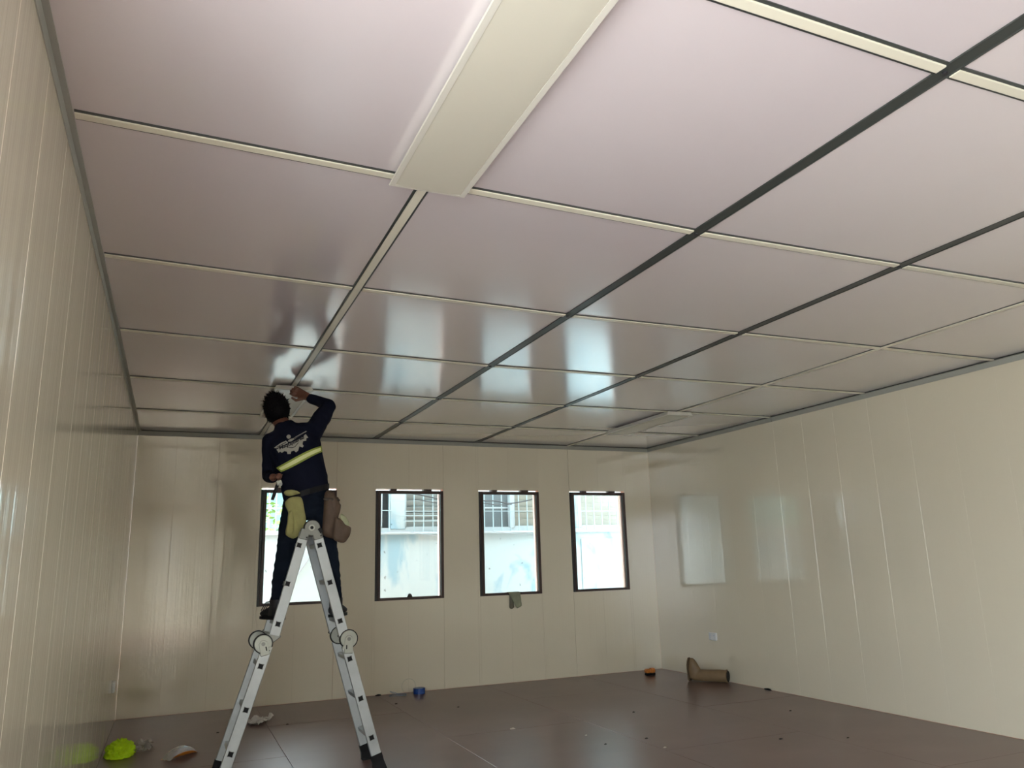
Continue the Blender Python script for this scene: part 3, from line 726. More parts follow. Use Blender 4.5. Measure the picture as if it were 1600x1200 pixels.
def hand(mb, wrist, d, nrm, curl, thumb_side, k=1.0):
    """palm and five fingers; d = wrist to knuckles, nrm = palm side, fingers bend towards nrm"""
    d = d.normalized(); nrm = (nrm - d * nrm.dot(d)).normalized(); s = d.cross(nrm) * thumb_side
    for t in (-0.026, -0.009, 0.009, 0.026):
        mb.capsule(wrist + s * t * 0.6, 0.015 * k, wrist + (d * 0.085 + s * t) * k, 0.0115 * k, 10)
    for i, (t, ln) in enumerate(((0.030, 0.072), (0.010, 0.082), (-0.010, 0.076), (-0.029, 0.060))):
        p = wrist + (d * 0.086 + s * t) * k; a = curl[0]
        for seg, (f, r) in enumerate(((0.45, 0.0098), (0.32, 0.0088), (0.23, 0.0078))):
            dd = d * math.cos(a) + nrm * math.sin(a); q = p + dd * ln * f * k
            mb.capsule(p, r * k, q, r * 0.92 * k, 10); p = q; a += curl[min(seg + 1, 2)]
    p = wrist + (d * 0.030 + s * 0.026) * k; q = p + (d * 0.030 + s * 0.028 + nrm * 0.016) * k; r_ = q + (d * 0.026 - s * 0.004 + nrm * 0.018) * k
    mb.capsule(p, 0.0135 * k, q, 0.011 * k, 10); mb.capsule(q, 0.011 * k, r_, 0.009 * k, 10)
knR_dir = PY(465, 613.5, -2.60) - wrR
hand(bd, wrR, knR_dir, Vector((-0.25, -0.85, -0.1)), (0.5, 1.2, 0.9), -1, 1.08)
hand(bd, wrL, Vector((0.22, -0.5, 0.10)), Vector((0.5, 0.5, -0.7)), (1.2, 1.1, 0.7), 1, 0.62)
body = remesh(bd, 'body', 0.0045, M['skin'], man, 4)
# eyes and lips in their own tones are hidden from behind; brows kept as hair
hb = MB()
for s in (-1, 1): hb.capsule(HD + hf * 0.090 + hs * 0.018 * s + hup * 0.026, 0.004, HD + hf * 0.080 + hs * 0.048 * s + hup * 0.026, 0.003, 8)
hb.build('eyebrows', M['hair'], body)
# hair
rnd = random.Random(3)
hm = MB(); hm.ball(HD - hf * 0.010 + hup * 0.008, (0.092, 0.104, 0.116), (hs, hf, hup), 28, 20)
keep = []
hc = HD - hf * 0.010 + hup * 0.008
for f in hm.f:
    n = (sum((Vector(hm.v[i]) for i in f), Vector()) / len(f) - hc).normalized()
    if n.dot(hf) < 0.42 + 0.5 * max(0, n.dot(hup)) and n.dot(hup) > -0.85 + 0.6 * n.dot(hf): keep.append(f)
hm.f = list(keep); hm.m = [0] * len(keep)
hv = list(hm.v)
for _ in range(520):
    f = rnd.choice(keep); c = sum((Vector(hv[i]) for i in f), Vector()) / len(f); n = (c - hc).normalized()
    flow = (hf * rnd.uniform(-0.1, 0.9) + hup * rnd.uniform(-0.9, 0.5) + hs * rnd.uniform(-0.6, 0.4)); flow = (flow - n * flow.dot(n))
    ln = rnd.uniform(0.010, 0.020) + (0.016 if n.x < -0.2 and n.z > 0 else 0); t = flow.normalized() if flow.length > 1e-3 else hs
    c += Vector((rnd.uniform(-1, 1), rnd.uniform(-1, 1), rnd.uniform(-1, 1))) * 0.008
    tip = c + n * ln * rnd.uniform(0.25, 0.8) + t * ln; w = n.cross(t).normalized() * 0.0055
    hm.add([c - w - n * 0.01, c + w - n * 0.01, c - n * 0.004 + t * 0.006, tip], [(0, 1, 3), (1, 2, 3), (2, 0, 3)])
hair = hm.build('hair', M['hair'], man)
# shirt
st = MB(); torso(st, 1.0)
limb(st, [(shR, 0.070), (shR.lerp(elR, 0.55), 0.066), (elR, 0.050), (elR.lerp(wrR, 0.85), 0.035)])
limb(st, [(shL, 0.068), (shL.lerp(elL, 0.5), 0.060), (elL, 0.050), (elL.lerp(wrL, 0.85), 0.036)])
st.capsule(PY(461, 676, -2.87), 0.075, shR, 0.072); st.capsule(PY(445, 682, -2.87), 0.07, shL, 0.066)
def wr_shirt(c): return 0.006 * noise.noise(Vector((c.x * 9, c.y * 9, c.z * 14))) + 0.004 * noise.noise(Vector((c.x * 26 + c.z * 14, c.y * 20, c.z * 20)))
shirt = remesh(st, 'shirt', 0.007, M['shirt'], man, 7, wr_shirt)
# trousers
tr = MB(); tr.loft([ell(PY(480, v, -2.86), AXW if v < 780 else Vector((1, 0, 0)), w, AYD, d) for v, w, d in ((764, 0.150, 0.105), (778, 0.160, 0.112), (795, 0.160, 0.112), (806, 0.145, 0.10), (812, 0.10, 0.08))])
limb(tr, [(hipL, 0.094), (hipL.lerp(knL, 0.5), 0.082), (knL, 0.062), (shinL, 0.047), (anL, 0.042)])
limb(tr, [(hipR, 0.094), (hipR.lerp(knR, 0.5), 0.082), (knR, 0.062), (shinR, 0.050), (anR, 0.045)])
def wr_tr(c): return 0.005 * noise.noise(Vector((c.x * 10, c.y * 10, c.z * 26))) + 0.004 * noise.noise(Vector((c.x * 24, c.y * 24, c.z * 44)))
remesh(tr, 'trousers', 0.007, M['jeans'], man, 5, wr_tr)
# boots stand on the third rung of each side
def boot(an, sole_z, d, name='work_boot'):
    d = Vector((d[0], d[1], 0)).normalized(); s = Vector((-d.y, d.x, 0)); b = MB()
    c0 = Vector((an.x, an.y, sole_z))
    b.loft([ell(an + Vector((0, 0, 0.02)), d, 0.050, s, 0.046), ell(an + Vector((0, 0, -0.03)), d, 0.054, s, 0.046), ell(c0 + d * 0.005 + Vector((0, 0, 0.045)), d, 0.070, s, 0.044), ell(c0 + Vector((0, 0, 0.022)), d, 0.074, s, 0.042)])
    rings = []
    for t, w, h in ((-0.085, 0.020, 0.045), (-0.070, 0.036, 0.065), (-0.01, 0.040, 0.085), (0.06, 0.043, 0.075), (0.12, 0.047, 0.055), (0.165, 0.040, 0.045), (0.188, 0.022, 0.034)):
        c = c0 + d * t + Vector((0, 0, 0.015 + h / 2)); rings.append(ell(c, s, w, Vector((0, 0, 1)), h / 2, 14))
    b.loft(rings)
    o = remesh(b, name, 0.006, M['boot'], man, 3)
    sl = MB(); rings = []
    for z in (0.001, 0.020):
        rings.append([c0 + d * t + s * w + Vector((0, 0, z)) for t, w in ((-0.088, 0), (-0.075, 0.032), (0.0, 0.036), (0.06, 0.040), (0.12, 0.047), (0.17, 0.038), (0.192, 0.0), (0.17, -0.038), (0.12, -0.047), (0.06, -0.040), (0.0, -0.036), (-0.075, -0.032))])
    sl.loft(rings).build('sole', M['hole'], o)
    lc = MB()
    for k in range(3):
        p = an + d * 0.05 + s * (0.01 * k - 0.01)
        lc.tube([p + Vector((0, 0, 0.01)), p + d * 0.025 + s * 0.03 + Vector((0, 0, 0.0)), p + d * 0.03 + s * (0.05 + 0.006 * k) - Vector((0, 0, 0.055))], 0.003, 6)
    lc.build('laces', M['boot'], o)
for an, (u, v), d in ((anL, (434, 975), (-0.34, 0.94)), (anR, (531, 970), (0.45, 0.9))):
    boot(an, L2(u, v).y + 0.0175, d)
# belt
bl = MB(); rings_o = []
for i in range(33):
    a = 2 * math.pi * i / 32
    c = PY(479.5, 770, -2.862)
    e = lambda k, h: c + AXW * (0.158 * k) * math.cos(a) + AYD * (0.128 * k) * math.sin(a) + Vector((0, 0, h))
    rings_o.append([e(1.0, -0.02), e(1.04, -0.02), e(1.04, 0.02), e(1.0, 0.02)])
bl.loft(rings_o, cap=False); bl.build('belt', M['hole'], man)
# print on the back: emblem, lettering and the reflective band follow the cloth
dg = bpy.context.evaluated_depsgraph_get()
BV = BVHTree.FromPolygons([v.co.copy() for v in shirt.data.vertices], [tuple(p.vertices) for p in shirt.data.polygons])
def on_shirt(u, v, off):
    d = ray(u, v).normalized(); h, n, *_ = BV.ray_cast(CAM, d)
    if h is None: h = PY(u, v, -3.0); n = Vector((0, -1, 0))
    if n.dot(d) > 0: n = -n
    return h + (n * 0.5 - d * 0.5).normalized() * off
def poly_print(px, off, m, name, parent, th=0.0):
    bm = bmesh.new(); vs = [bm.verts.new((x, y, 0)) for x, y in px]; f = bm.faces.new(vs)
    bmesh.ops.triangulate(bm, faces=[f]); bmesh.ops.subdivide_edges(bm, edges=list(bm.edges), cuts=3, use_grid_fill=True)
    bmesh.ops.triangulate(bm, faces=list(bm.faces))
    for v in bm.verts: v.co = on_shirt(v.co.x, v.co.y, off)
    me = bpy.data.meshes.new(name); bm.to_mesh(me); bm.free(); me.materials.append(m); return link(name, me, parent)
Z = lambda pts: [(420 + x / 16, 670 + y / 16) for x, y in pts]
M['print'] = mat('grey_print', (0.40, 0.40, 0.35), 0.8)
M['print_dark'] = mat('dark_print', (0.008, 0.009, 0.015), 0.9)
poly_print(Z([(195,520),(280,470),(480,380),(700,290),(920,140),(985,225),(935,240),(930,300),(880,305),(850,320),(840,390),(868,430),(840,470),(760,440),(710,480),(732,550),(680,587),(630,545),(560,565),(545,628),(470,628),(455,570),(390,560),(330,602),(290,570),(250,600)]), 0.006, M['print'], 'gear_emblem', shirt)
poly_print(Z([(135,480),(180,440),(300,360),(430,300),(470,330),(480,360),(300,445),(200,485)]), 0.006, M['print'], 'wing_emblem', shirt)
poly_print(Z([(490,330),(480,300),(540,260),(610,245),(700,185),(930,60),(945,75),(870,130),(720,215),(620,280),(560,320)]), 0.006, M['print'], 'wing_emblem', shirt)
poly_print(Z([(497 + 54*math.cos(i*math.pi/7), 205 + 52*math.sin(i*math.pi/7)) for i in range(14)]), 0.006, M['print'], 'round_emblem', shirt)
arc = [(480,462),(530,482),(590,485),(660,455),(740,360)]
poly_print(Z(arc + [(x - 4, y - 16) for x, y in reversed(arc)]), 0.008, M['print_dark'], 'emblem_line', shirt)
poly_print(Z([(200,455),(430,335),(434,350),(206,470)]), 0.008, M['print_dark'], 'emblem_line', shirt)
poly_print(Z([(620,250),(900,100),(904,112),(626,266)]), 0.008, M['print_dark'], 'emblem_line', shirt)
fc = bpy.data.curves.new('lettering', 'FONT'); fc.body = 'Maquijuarez'; fc.shear = 0.25; fc.offset = 0.03
fo = bpy.data.objects.new('lettering_src', fc); COL.objects.link(fo)
dg = bpy.context.evaluated_depsgraph_get(); dg.update(); fm = bpy.data.meshes.new_from_object(fo.evaluated_get(dg)); bpy.data.objects.remove(fo)
xmax = max(v.co.x for v in fm.vertices)
for v in fm.vertices:
    t = v.co.x / xmax; bx, by = 275 + 625 * t, 520 - 290 * t + 18 * math.sin(math.pi * t)
    hgt = v.co.y * 118; v.co = on_shirt(420 + (bx - hgt * 0.40) / 16, 670 + (by - hgt * 0.90) / 16, 0.014)
fm.materials.clear(); fm.materials.append(M['print_dark']); link('lettering', fm, shirt)
M['band'] = mat('lime_band', (0.30, 0.38, 0.06), 0.7)
M['band_in'] = mat('reflective_band', (0.80, 0.86, 0.42), 0.5)  # light thrown back by the stripe is put into its bright colour
TOPE = [(190,975),(345,885),(500,800),(650,715),(800,635),(950,560),(1100,495),(1210,455),(1330,418)]
BOTE = [(310,1085),(455,1020),(600,950),(725,885),(850,815),(965,755),(1080,690),(1200,630),(1350,570)]
def band(f0, f1, off, m, name, i0=0.0, i1=1.0):
    n = 40; vs = []; fs = []; K = 5
    def at(E, t):
        x = t * (len(E) - 1); i = min(int(x), len(E) - 2); r = x - i; return (E[i][0] + (E[i+1][0]-E[i][0])*r, E[i][1] + (E[i+1][1]-E[i][1])*r)
    for i in range(n + 1):
        t = i0 + (i1 - i0) * i / n; a, b = at(TOPE, t), at(BOTE, t)
        for k in range(K + 1):
            f = f0 + (f1 - f0) * k / K; vs.append(on_shirt(420 + (a[0] + (b[0]-a[0])*f) / 16, 670 + (a[1] + (b[1]-a[1])*f) / 16, off))
    for i in range(n):
        for k in range(K): fs.append((i*(K+1)+k, i*(K+1)+k+1, (i+1)*(K+1)+k+1, (i+1)*(K+1)+k))
    mb = MB(); mb.add(vs, fs); return mb.build(name, m, shirt, smooth=True)
band(0.0, 1.0, 0.004, M['band'], 'safety_band', 0.0, 0.985)
band(0.24, 0.76, 0.0065, M['band_in'], 'reflective_stripe', 0.03, 0.955)

# ---------------------------------------------------------------- things worn on the belt
M['leather'] = mat('brown_leather', (0.105, 0.068, 0.045), 0.65, noise_amt=0.35, noise_scale=16, bump=0.002, bump_scale=30)
M['glove'] = mat('olive_cloth', (0.34, 0.33, 0.13), 0.9, noise_amt=0.25, noise_scale=18, bump=0.002, bump_scale=40)
def px_loft(rows, y, m, name, parent=None, thick=0.03, n=16, wr=0.004, seed=0):
    """upright soft object: rows of (left u, right u, v, depth)"""
    rings = []
    for (ul, ur, v, dp) in rows:
        a, b = PY(ul, v, y), PY(ur, v, y); c = (a + b) / 2; hw = (b - a).length / 2
        ring = []
        for i in range(n):
            t = 2 * math.pi * i / n; p = c + Vector((1, 0, 0)) * hw * math.cos(t) + Vector((0, 1, 0)) * dp * math.copysign(abs(math.sin(t)) ** 0.7, math.sin(t))
            p += Vector((0, 1, 0)) * wr * noise.noise(Vector((p.x * 60 + seed, 0, p.z * 14))) * 2.2
            ring.append(p)
        rings.append(ring)
    return MB().loft(rings).build(name, m, parent, smooth=True)
tp = empty('tool_pouch', PY(520, 845, -2.95)); tag(tp, 'worn brown leather tool pouch hanging at the hip', 'pouch')
def px_slab(poly, y, th, m, name, parent=None, seed=0, bulge=0.8):
    """soft flat object: outline in the plane y, bulging towards the room"""
    pts = [PY(u, v, y) for u, v in poly]; sm = []
    n = len(pts)
    for i in range(n):
        a_, b_ = pts[i], pts[(i + 1) % n]; sm += [a_.lerp(b_, t) for t in (0, 0.25, 0.5, 0.75)]
    for _ in range(2): sm = [(sm[i - 1] + sm[i] * 2 + sm[(i + 1) % len(sm)]) / 4 for i in range(len(sm))]
    c = sum(sm, Vector()) / len(sm); rings = []
    for k, off in ((0.85, th * 0.5), (1.0, th * 0.25), (1.0, -th * 0.15), (bulge, -th * 0.45), (0.45, -th * 0.56), (0.12, -th * 0.58)):
        ring = []
        for q in sm:
            r = c + (q - c) * k; r.y = y + off + th * 0.35 * noise.noise(Vector((r.x * 32 + seed, r.z * 12, seed))) * (1 if off < 0 else 0); ring.append(r)
        rings.append(ring)
    return MB().loft(rings).build(name, m, parent, smooth=True)
px_slab([(507, 766), (521, 767), (523, 776), (529, 777), (530, 787), (533, 789), (531, 800), (528, 808), (526, 842), (515, 841), (502.5, 836), (506, 800)], -2.985, 0.05, M['leather'], 'sheath', tp, 3)
px_slab([(523, 806), (533, 811), (541, 821), (549.5, 824), (546, 838), (538, 849.5), (520, 844), (521, 826)], -3.02, 0.05, M['leather'], 'front_pocket', tp, 9)
px_slab([(505, 777), (531, 779), (531.5, 784), (505, 782)], -3.008, 0.01, mat('leather_strap', (0.05, 0.036, 0.026), 0.6), 'strap', tp, 5)
px_slab([(539, 825), (547, 826), (545.5, 834), (538.5, 833)], -3.042, 0.006, mat('red_patch', (0.20, 0.05, 0.04), 0.7), 'red_patch', tp)
rg = px_loft([(532, 535, 803, 0.006), (531, 541, 808, 0.012), (533, 545, 815, 0.014), (536, 546, 822, 0.012), (538, 543, 826, 0.006)], -3.02, mat('pale_olive', (0.40, 0.42, 0.26), 0.9), 'rag', None, seed=2)
tag(rg, 'pale green rag stuffed into the leather tool pouch', 'rag')
gv = empty('work_gloves', PY(461, 838, -3.0)); tag(gv, 'olive yellow cloth gloves tucked over the belt at the hip', 'gloves')
px_slab([(443, 769), (448, 765.5), (458, 765), (466, 768), (470, 771), (462, 773), (453, 775.5), (446, 774)], -3.005, 0.035, M['glove'], 'cuff', gv, 1)
px_slab([(452, 777), (471, 775), (474, 790), (478, 808), (478, 826), (470, 834), (459, 843), (447, 837), (446, 830), (450, 812), (451, 800), (446, 791), (445, 785)], -3.01, 0.04, M['glove'], 'glove_body', gv, 7)
px_slab([(450.5, 800), (456, 796), (460, 815), (458, 836), (447, 835), (449, 815)], -3.033, 0.02, M['glove'], 'glove_finger', gv, 4)
ht = empty('hand_tool', PY(432, 765, -3.04)); tag(ht, 'black handled hand tool with a bright metal clasp held behind the hip', 'tool')
MB().tube([PY(435.5, 752, -3.04), PY(431, 765, -3.045), PY(425.5, 781, -3.05)], [0.012, 0.013, 0.011], 8).build('handle', M['hole'], ht)
MB().obox(PY(436, 754.5, -3.045), Vector((0.018, 0, 0.006)), Vector((0, 0.012, 0)), Vector((-0.005, 0, 0.016))).build('clasp', M['zinc'], ht, bevel=0.004)
MB().disc(PY(438, 757, -3.05), (0, 1, 0), 0.012, 0.022, 14).build('clasp_ring', M['alu_dark'], ht)

# ---------------------------------------------------------------- things on the floor and the sills
def crumple(name, c, size, m, seed, rough=0.35, n=40, k=26, flat=True):
    """crumpled heap: a dome with creased folds"""
    vs = []; fs = []; c = Vector(c)
    for i in range(k + 1):
        t = math.pi / 2 * i / k
        for j in range(n):
            p = 2 * math.pi * j / n
            d = Vector((math.cos(p) * math.cos(t), math.sin(p) * math.cos(t), math.sin(t)))
            q = Vector((d.x * 2.4 + seed, d.y * 2.4, d.z * 2.4))
            r = 1 + rough * (1 - abs(noise.noise(q * 1.1)) * 2.2) * 0.5 + rough * 0.5 * (0.5 - abs(noise.noise(q * 2.4 + Vector((5, 1, 2)))) * 2) + rough * 0.3 * noise.noise(q * 5) - rough * 0.35 * max(0, 0.25 - abs(noise.noise(q * 1.7 + Vector((9, 2, 4)))) * 1.6) * 2
            vs.append(c + Vector((d.x * size[0] * r, d.y * size[1] * r, max(0.0, d.z * size[2] * r))))
    for i in range(k):
        for j in range(n): fs.append((i*n+j, i*n+(j+1) % n, (i+1)*n+(j+1) % n, (i+1)*n+j))
    fs.append(tuple(reversed(range(n))))
    mb = MB(); mb.add(vs, fs); return mb.build(name, m, smooth=True)
def sheet(name, pts, m, seed, amp=0.02, n=14):
    """crumpled thin sheet over the quad pts on the floor"""
    a, b, c, d = [Vector(p) for p in pts]; vs = []; fs = []
    for i in range(n + 1):
        for j in range(n + 1):
            s, t = i / n, j / n; p = (a*(1-s) + b*s)*(1-t) + (d*(1-s) + c*s)*t
            q = Vector((p.x * 14 + seed, p.y * 14, seed)); z = abs(noise.noise(q)) * amp * 2.4 + abs(noise.noise(q * 2.3)) * amp
            p = p + Vector((noise.noise(q * 1.7 + Vector((3, 0, 0))) * 0.02, noise.noise(q * 1.7 + Vector((0, 7, 0))) * 0.02, 0))
            vs.append(Vector((p.x, p.y, 0.0015 + z)))
    for i in range(n):
        for j in range(n): fs.append((i*(n+1)+j, i*(n+1)+j+1, (i+1)*(n+1)+j+1, (i+1)*(n+1)+j))
    mb = MB(); mb.add(vs, fs); return mb.build(name, m, smooth=True)
# lime vest
o = crumple('safety_vest', (0.125, -1.60, 0), (0.098, 0.17, 0.095), mat('lime_cloth', (0.62, 0.98, 0.012), 0.8, bump=0.004, bump_scale=18), 3.3, 0.27, 72, 30)
tag(o, 'crumpled lime yellow safety vest heaped against the glossy wall', 'vest')
o = sheet('plastic_bag', [PZ(203, 1180, 0), PZ(232, 1177, 0), PZ(241, 1161, 0), PZ(206, 1163, 0)], film_mat('grey_film', (0.62, 0.62, 0.60), 0.45), 5, 0.022)
tag(o, 'crumpled clear plastic bag beside the lime vest', 'plastic bag')
o = sheet('plastic_wrap', [PZ(384, 1134, 0), PZ(405, 1135, 0), PZ(428, 1123, 0), PZ(398, 1122, 0)], film_mat('white_film', (0.9, 0.9, 0.88), 0.92), 11, 0.03)
tag(o, 'crumpled white plastic wrap on the floor behind the ladder leg', 'plastic wrap')
# snack packet: a pillow pouch, silver above, orange below
a, b = PZ(259, 1189, 0), PZ(302, 1176, 0); ax = (b - a); ln = ax.length; ax.normalize(); sd = Vector((-ax.y, ax.x, 0))
pk = empty('foil_packet', (a + b) / 2); tag(pk, 'torn foil packet, silver on top and orange below, lying on the floor', 'packet')
def pillow(z_lo, z_hi, m, name):
    vs = []; fs = []; n, k = 22, 12
    for i in range(n + 1):
        s = i / n; e = (math.sin(math.pi * min(1, max(0, (s - 0.03) / 0.94)))) ** 0.45 if 0.03 < s < 0.97 else 0.0
        for j in range(k + 1):
            t = -1 + 2 * j / k; hgt = 0.030 * e * math.sqrt(max(0, 1 - t * t)) ** 0.8
            p = a + ax * ln * s + sd * t * 0.046
            w = 0.010 * noise.noise(Vector((s * 9, t * 3, 2))) * (1 - abs(t))
            vs.append(p + Vector((0, 0, 0.003 + 0.034 * e + (hgt * 1.15 + w if z_hi else -hgt * 1.05))))
    for i in range(n):
        for j in range(k): fs.append((i*(k+1)+j, i*(k+1)+j+1, (i+1)*(k+1)+j+1, (i+1)*(k+1)+j))
    mb = MB(); mb.add(vs, fs); mb.build(name, m, pk, smooth=True)
pillow(0, True, mat('silver_foil', (0.78, 0.78, 0.80), 0.25, metal=0.7, bump=0.012, bump_scale=26), 'foil_top')
pillow(0, False, mat('orange_foil', (0.72, 0.27, 0.04), 0.35, metal=0.2), 'foil_underside')
# blue tape roll and pale blue wire
c = PZ(655, 1083.5, 0); rl_ = empty('tape_roll', (c.x, c.y + 0.01, 0)); c = Vector((c.x, c.y, 0))
tag(rl_, 'small bright blue tape roll lying at the foot of the end wall', 'tape roll')
def ringmesh(c, ro, ri, h, m, name, parent):
    n = 28; rings = []
    for i in range(n + 1):
        t = 2 * math.pi * i / n; d = Vector((math.cos(t), math.sin(t), 0))
        rings.append([c + d * ri, c + d * ro, c + d * ro + Vector((0, 0, h)), c + d * ri + Vector((0, 0, h))])
    MB().loft(rings, cap=False).build(name, m, parent)
ringmesh(c, 0.062, 0.042, 0.055, mat('blue_tape', (0.012, 0.06, 0.28), 0.3), 'tape', rl_); ringmesh(c, 0.0415, 0.037, 0.055, mat('tape_core', (0.35, 0.40, 0.42), 0.7), 'core', rl_)
def coil(c, r, turns, h, m, name, label, seed):
    pts = []; rnd = random.Random(seed)
    for i in range(turns * 20):
        t = 2 * math.pi * i / 20; k = 1 + 0.18 * noise.noise(Vector((t * 0.35, seed, 0)))
        pts.append(Vector(c) + Vector((math.cos(t) * r * k, math.sin(t) * r * 0.42 * k, 0.006 + h * (0.5 + 0.5 * math.sin(t * 0.5 + seed)) * (0.5 + 0.5 * math.sin(t + seed)))))
    o = MB().tube(pts, 0.0022, 5).build(name, m, smooth=True); tag(o, label, 'wire')
c2 = PZ(622, 1089, 0); coil((c2.x, c2.y, 0), 0.085, 5, 0.075, mat('blue_wire', (0.20, 0.30, 0.42), 0.5), 'wire_coil', 'loose pale blue wire coil lying at the foot of the end wall', 4)
pts = [Vector((c.x - 0.10 + 0.075 * math.cos(t), c.y + 0.055, 0.075 + 0.073 * math.sin(t))) for t in [math.pi * (1.5 + 2 * i / 30) for i in range(27)]]
o = MB().tube(pts, 0.002, 5).build('wire_loop', mat('pale_wire', (0.48, 0.48, 0.40), 0.5), smooth=True); tag(o, 'pale wire loop standing against the end wall beside the blue tape roll', 'wire')
c3 = PZ(591, 1087, 0); o = crumple('black_scrap', (c3.x, c3.y, 0), (0.03, 0.012, 0.012), M['hole'], 8, 0.4, 12, 5); tag(o, 'small black scrap at the foot of the end wall', 'scrap')
# orange tape measure
c4 = PZ(1016, 1055, 0); tm = empty('tape_measure', (c4.x, c4.y, 0)); tag(tm, 'small orange and black tape measure near the room corner', 'tape measure')
MB().box((c4.x - 0.058, c4.y - 0.03, 0), (c4.x + 0.058, c4.y + 0.03, 0.026)).build('base', M['hole'], tm, bevel=0.006)
MB().box((c4.x - 0.064, c4.y - 0.034, 0.024), (c4.x - 0.003, c4.y + 0.034, 0.074)).build('case', mat('orange_case', (0.50, 0.17, 0.03), 0.35), tm, bevel=0.014)
MB().box((c4.x - 0.004, c4.y - 0.033, 0.024), (c4.x + 0.062, c4.y + 0.033, 0.078)).build('case', bpy.data.materials['orange_case'], tm, bevel=0.014)
# rubber boot on its back: the shaft lies on the floor, the foot points up
M['rubber'] = mat('muddy_rubber', (0.20, 0.135, 0.07), 0.55, noise_amt=0.35, noise_scale=10, bump=0.002, bump_scale=14)
h0, h1 = PZ(1084, 1064, 0), PZ(1138, 1067, 0); ax = (h1 - h0).normalized(); sd = Vector((-ax.y, ax.x, 0)); up3 = Vector((0, 0, 1))
rb = empty('rubber_boot', (h0 + h1) / 2); tag(rb, 'muddy brown rubber boot lying on the floor below the double socket', 'boot')
bt = MB(); LN = (h1 - h0).length
def ov(c, a, ra, b_, rb_, n=24): return [c + a * ra * math.cos(2*math.pi*i/n) + b_ * rb_ * math.sin(2*math.pi*i/n) for i in range(n)]
# lies along ax: heel end at h0, opening at h1
bt.loft([ov(h0 + ax * (LN + 0.002) + up3 * 0.066, sd, 0.062, up3, 0.064), ov(h0 + ax * LN * 0.75 + up3 * 0.066, sd, 0.062, up3, 0.065), ov(h0 + ax * LN * 0.45 + up3 * 0.064, sd, 0.058, up3, 0.062), ov(h0 + ax * LN * 0.2 + up3 * 0.064, sd, 0.055, up3, 0.062), ov(h0 + ax * 0.02 + up3 * 0.06, sd, 0.048, up3, 0.056), ov(h0 - ax * 0.02 + up3 * 0.055, sd, 0.030, up3, 0.040)])
rings = []
for t, w, d_ in ((0.03, 0.050, 0.085), (0.09, 0.052, 0.084), (0.14, 0.052, 0.068), (0.19, 0.050, 0.048), (0.225, 0.038, 0.030), (0.24, 0.015, 0.012)):
    off = 0.055 - 0.28 * t + 0.10 * max(0, t - 0.1)
    rings.append(ov(h0 + up3 * t + ax * (off - 0.01), ax, d_, sd, w))
bt.loft(rings)
remesh(bt, 'upper', 0.006, M['rubber'], rb, 5)
MB().disc(h0 + ax * (LN + 0.003) + up3 * 0.066, ax, 0.056, 0.006, 24).build('opening', M['hole'], rb)  # flat black disc stands for the shade inside the shaft
ringpts = [h0 + ax * (LN - 0.008) + up3 * (0.066 + 0.064 * math.sin(t)) + sd * 0.062 * math.cos(t) for t in [2*math.pi*i/28 for i in range(29)]]
MB().tube(ringpts, 0.005, 6, cap=False).build('top_band', M['rubber'], rb, smooth=True)
so_ = MB(); rr = []
for t, w in ((0.0, 0.030), (0.02, 0.044), (0.07, 0.046), (0.12, 0.047), (0.17, 0.049), (0.21, 0.042), (0.242, 0.018)):
    off = -0.033 - 0.05 * t + 0.18 * max(0, t - 0.15)
    rr.append([h0 + up3 * (t + 0.001) + ax * (off + q) + sd * w * s for s, q in ((-1, 0), (1, 0), (1, -0.016), (-1, -0.016))])
so_.loft(rr).build('sole', mat('dark_sole', (0.10, 0.065, 0.035), 0.8), rb)
# cable end by the skirting, debris
c5 = PZ(1208, 1077, 0); o = crumple('black_scrap', (W - 0.02, c5.y, 0), (0.012, 0.05, 0.014), M['hole'], 2, 0.4, 12, 5); tag(o, 'small black scrap at the foot of the socket wall', 'scrap')
M['chip'] = mat('pale_chip', (0.55, 0.50, 0.44), 0.7); M['chip_d'] = mat('dark_chip', (0.03, 0.025, 0.022), 0.8)
for u, v, s, mt in ((801, 1139, 0.020, 'chip'), (916, 1149, 0.010, 'chip'), (1039, 1168, 0.012, 'chip'), (619, 1100, 0.012, 'chip_d'), (716, 1105, 0.010, 'chip_d'), (946, 1163, 0.010, 'chip_d'), (990, 1113, 0.012, 'chip_d'), (1220, 1155, 0.014, 'chip_d'), (1010, 1154, 0.012, 'chip_d'), (1325, 1153, 0.010, 'chip_d'), (449, 1132, 0.010, 'chip_d'), (340, 1145, 0.010, 'chip_d'), (1235, 1111, 0.012, 'chip_d')):
    p = PZ(u, v, 0); o = crumple('debris_chip', (p.x, p.y, 0), (s, s * 0.6, s * 0.5), M[mt], u * 0.1, 0.5, 9, 4)
    tag(o, ('pale' if mt == 'chip' else 'dark') + ' crumb of debris on the brown floor', 'debris', ('pale' if mt == 'chip' else 'dark') + ' crumbs on the floor')
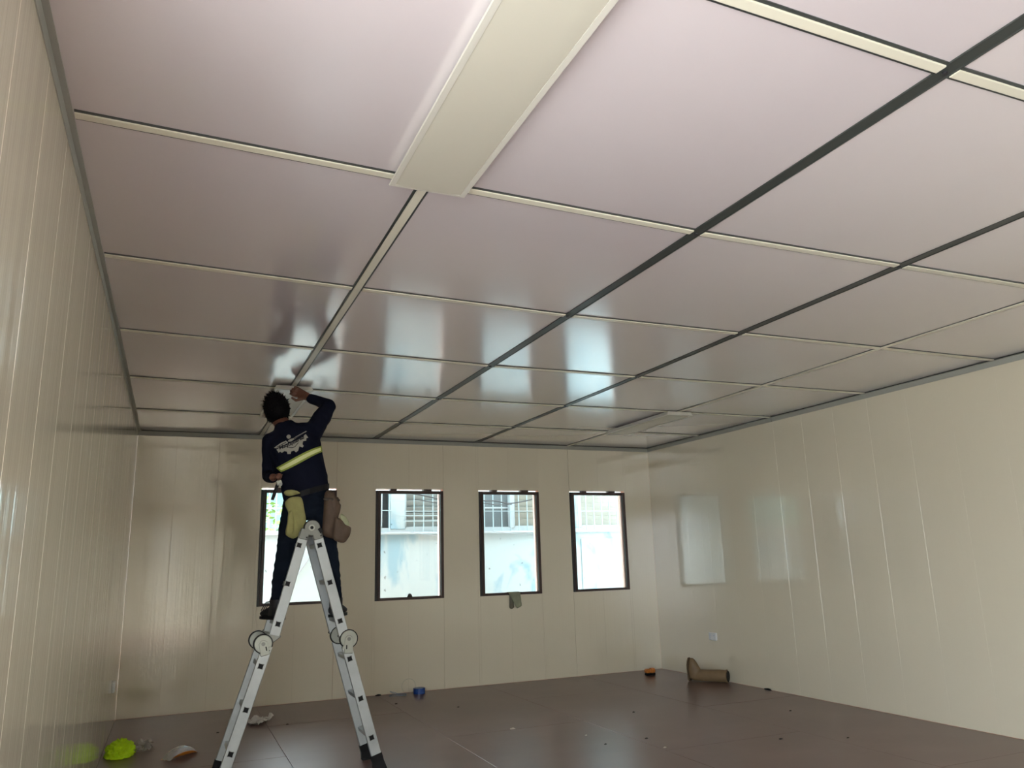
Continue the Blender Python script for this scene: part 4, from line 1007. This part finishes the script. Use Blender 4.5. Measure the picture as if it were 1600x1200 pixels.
# lump on a sill and the rag over another
p = PY(640, 932, 0.01); o = crumple('dark_lump', (p.x, 0.006, WIN_Z[0] + 0.028), (0.024, 0.016, 0.032), mat('dark_clay', (0.05, 0.045, 0.04), 0.9), 6, 0.4, 14, 7)
tag(o, 'small dark lump resting on a brown window sill', 'lump')
rag = empty('cleaning_rag', PY(805, 925, -0.02)); tag(rag, 'grey green rag draped over the bottom bar of a window', 'rag')
M['rag'] = mat('grey_green_cloth', (0.30, 0.32, 0.22), 0.95, noise_amt=0.2, noise_scale=20, bump=0.002, bump_scale=40)
def drape(cols, m, name, y_in, seed):
    """cloth over the bar: columns (u top, u bottom, v bottom)"""
    zt = WIN_Z[0] + 0.0295; vs = []; fs = []; n = 12
    for (ut, ub, vb) in cols:
        top = PY(ut, 926, -0.012); bot = PY(ub, vb, y_in)
        path = [Vector((top.x, 0.040, zt - 0.012)), Vector((top.x, 0.031, zt + 0.001)), Vector((top.x, -0.008, zt + 0.003)), Vector((top.x, y_in - 0.002, zt - 0.006))]
        for k in range(1, n + 1):
            t = k / n; q = path[3].lerp(bot, t); q.y = y_in + 0.006 * noise.noise(Vector((q.x * 50 + seed, q.z * 30, seed))) - 0.004
            path.append(q)
        vs.append(path)
    L_ = len(vs[0]); fl_ = [p for r in vs for p in r]
    for i in range(len(vs) - 1):
        for k in range(L_ - 1): fs.append((i*L_+k, i*L_+k+1, (i+1)*L_+k+1, (i+1)*L_+k))
    mb = MB(); mb.add(fl_, fs); o = mb.build(name, m, rag, smooth=True)
    md = o.modifiers.new('thickness', 'SOLIDIFY'); md.thickness = 0.004; md.offset = 0
    return o
drape([(794, 806.5, 949), (798, 808, 950.5), (803, 810, 949.5), (808, 813, 948), (812, 815, 946)], M['rag'], 'front_fold', -0.022, 1)
drape([(796, 796, 949), (797, 797.5, 951), (799, 800, 951.5), (801, 803, 949)], mat('shaded_green_cloth', (0.16, 0.15, 0.11), 0.95), 'back_fold', -0.013, 5)  # same rag; shade of the back fold put into a darker colour
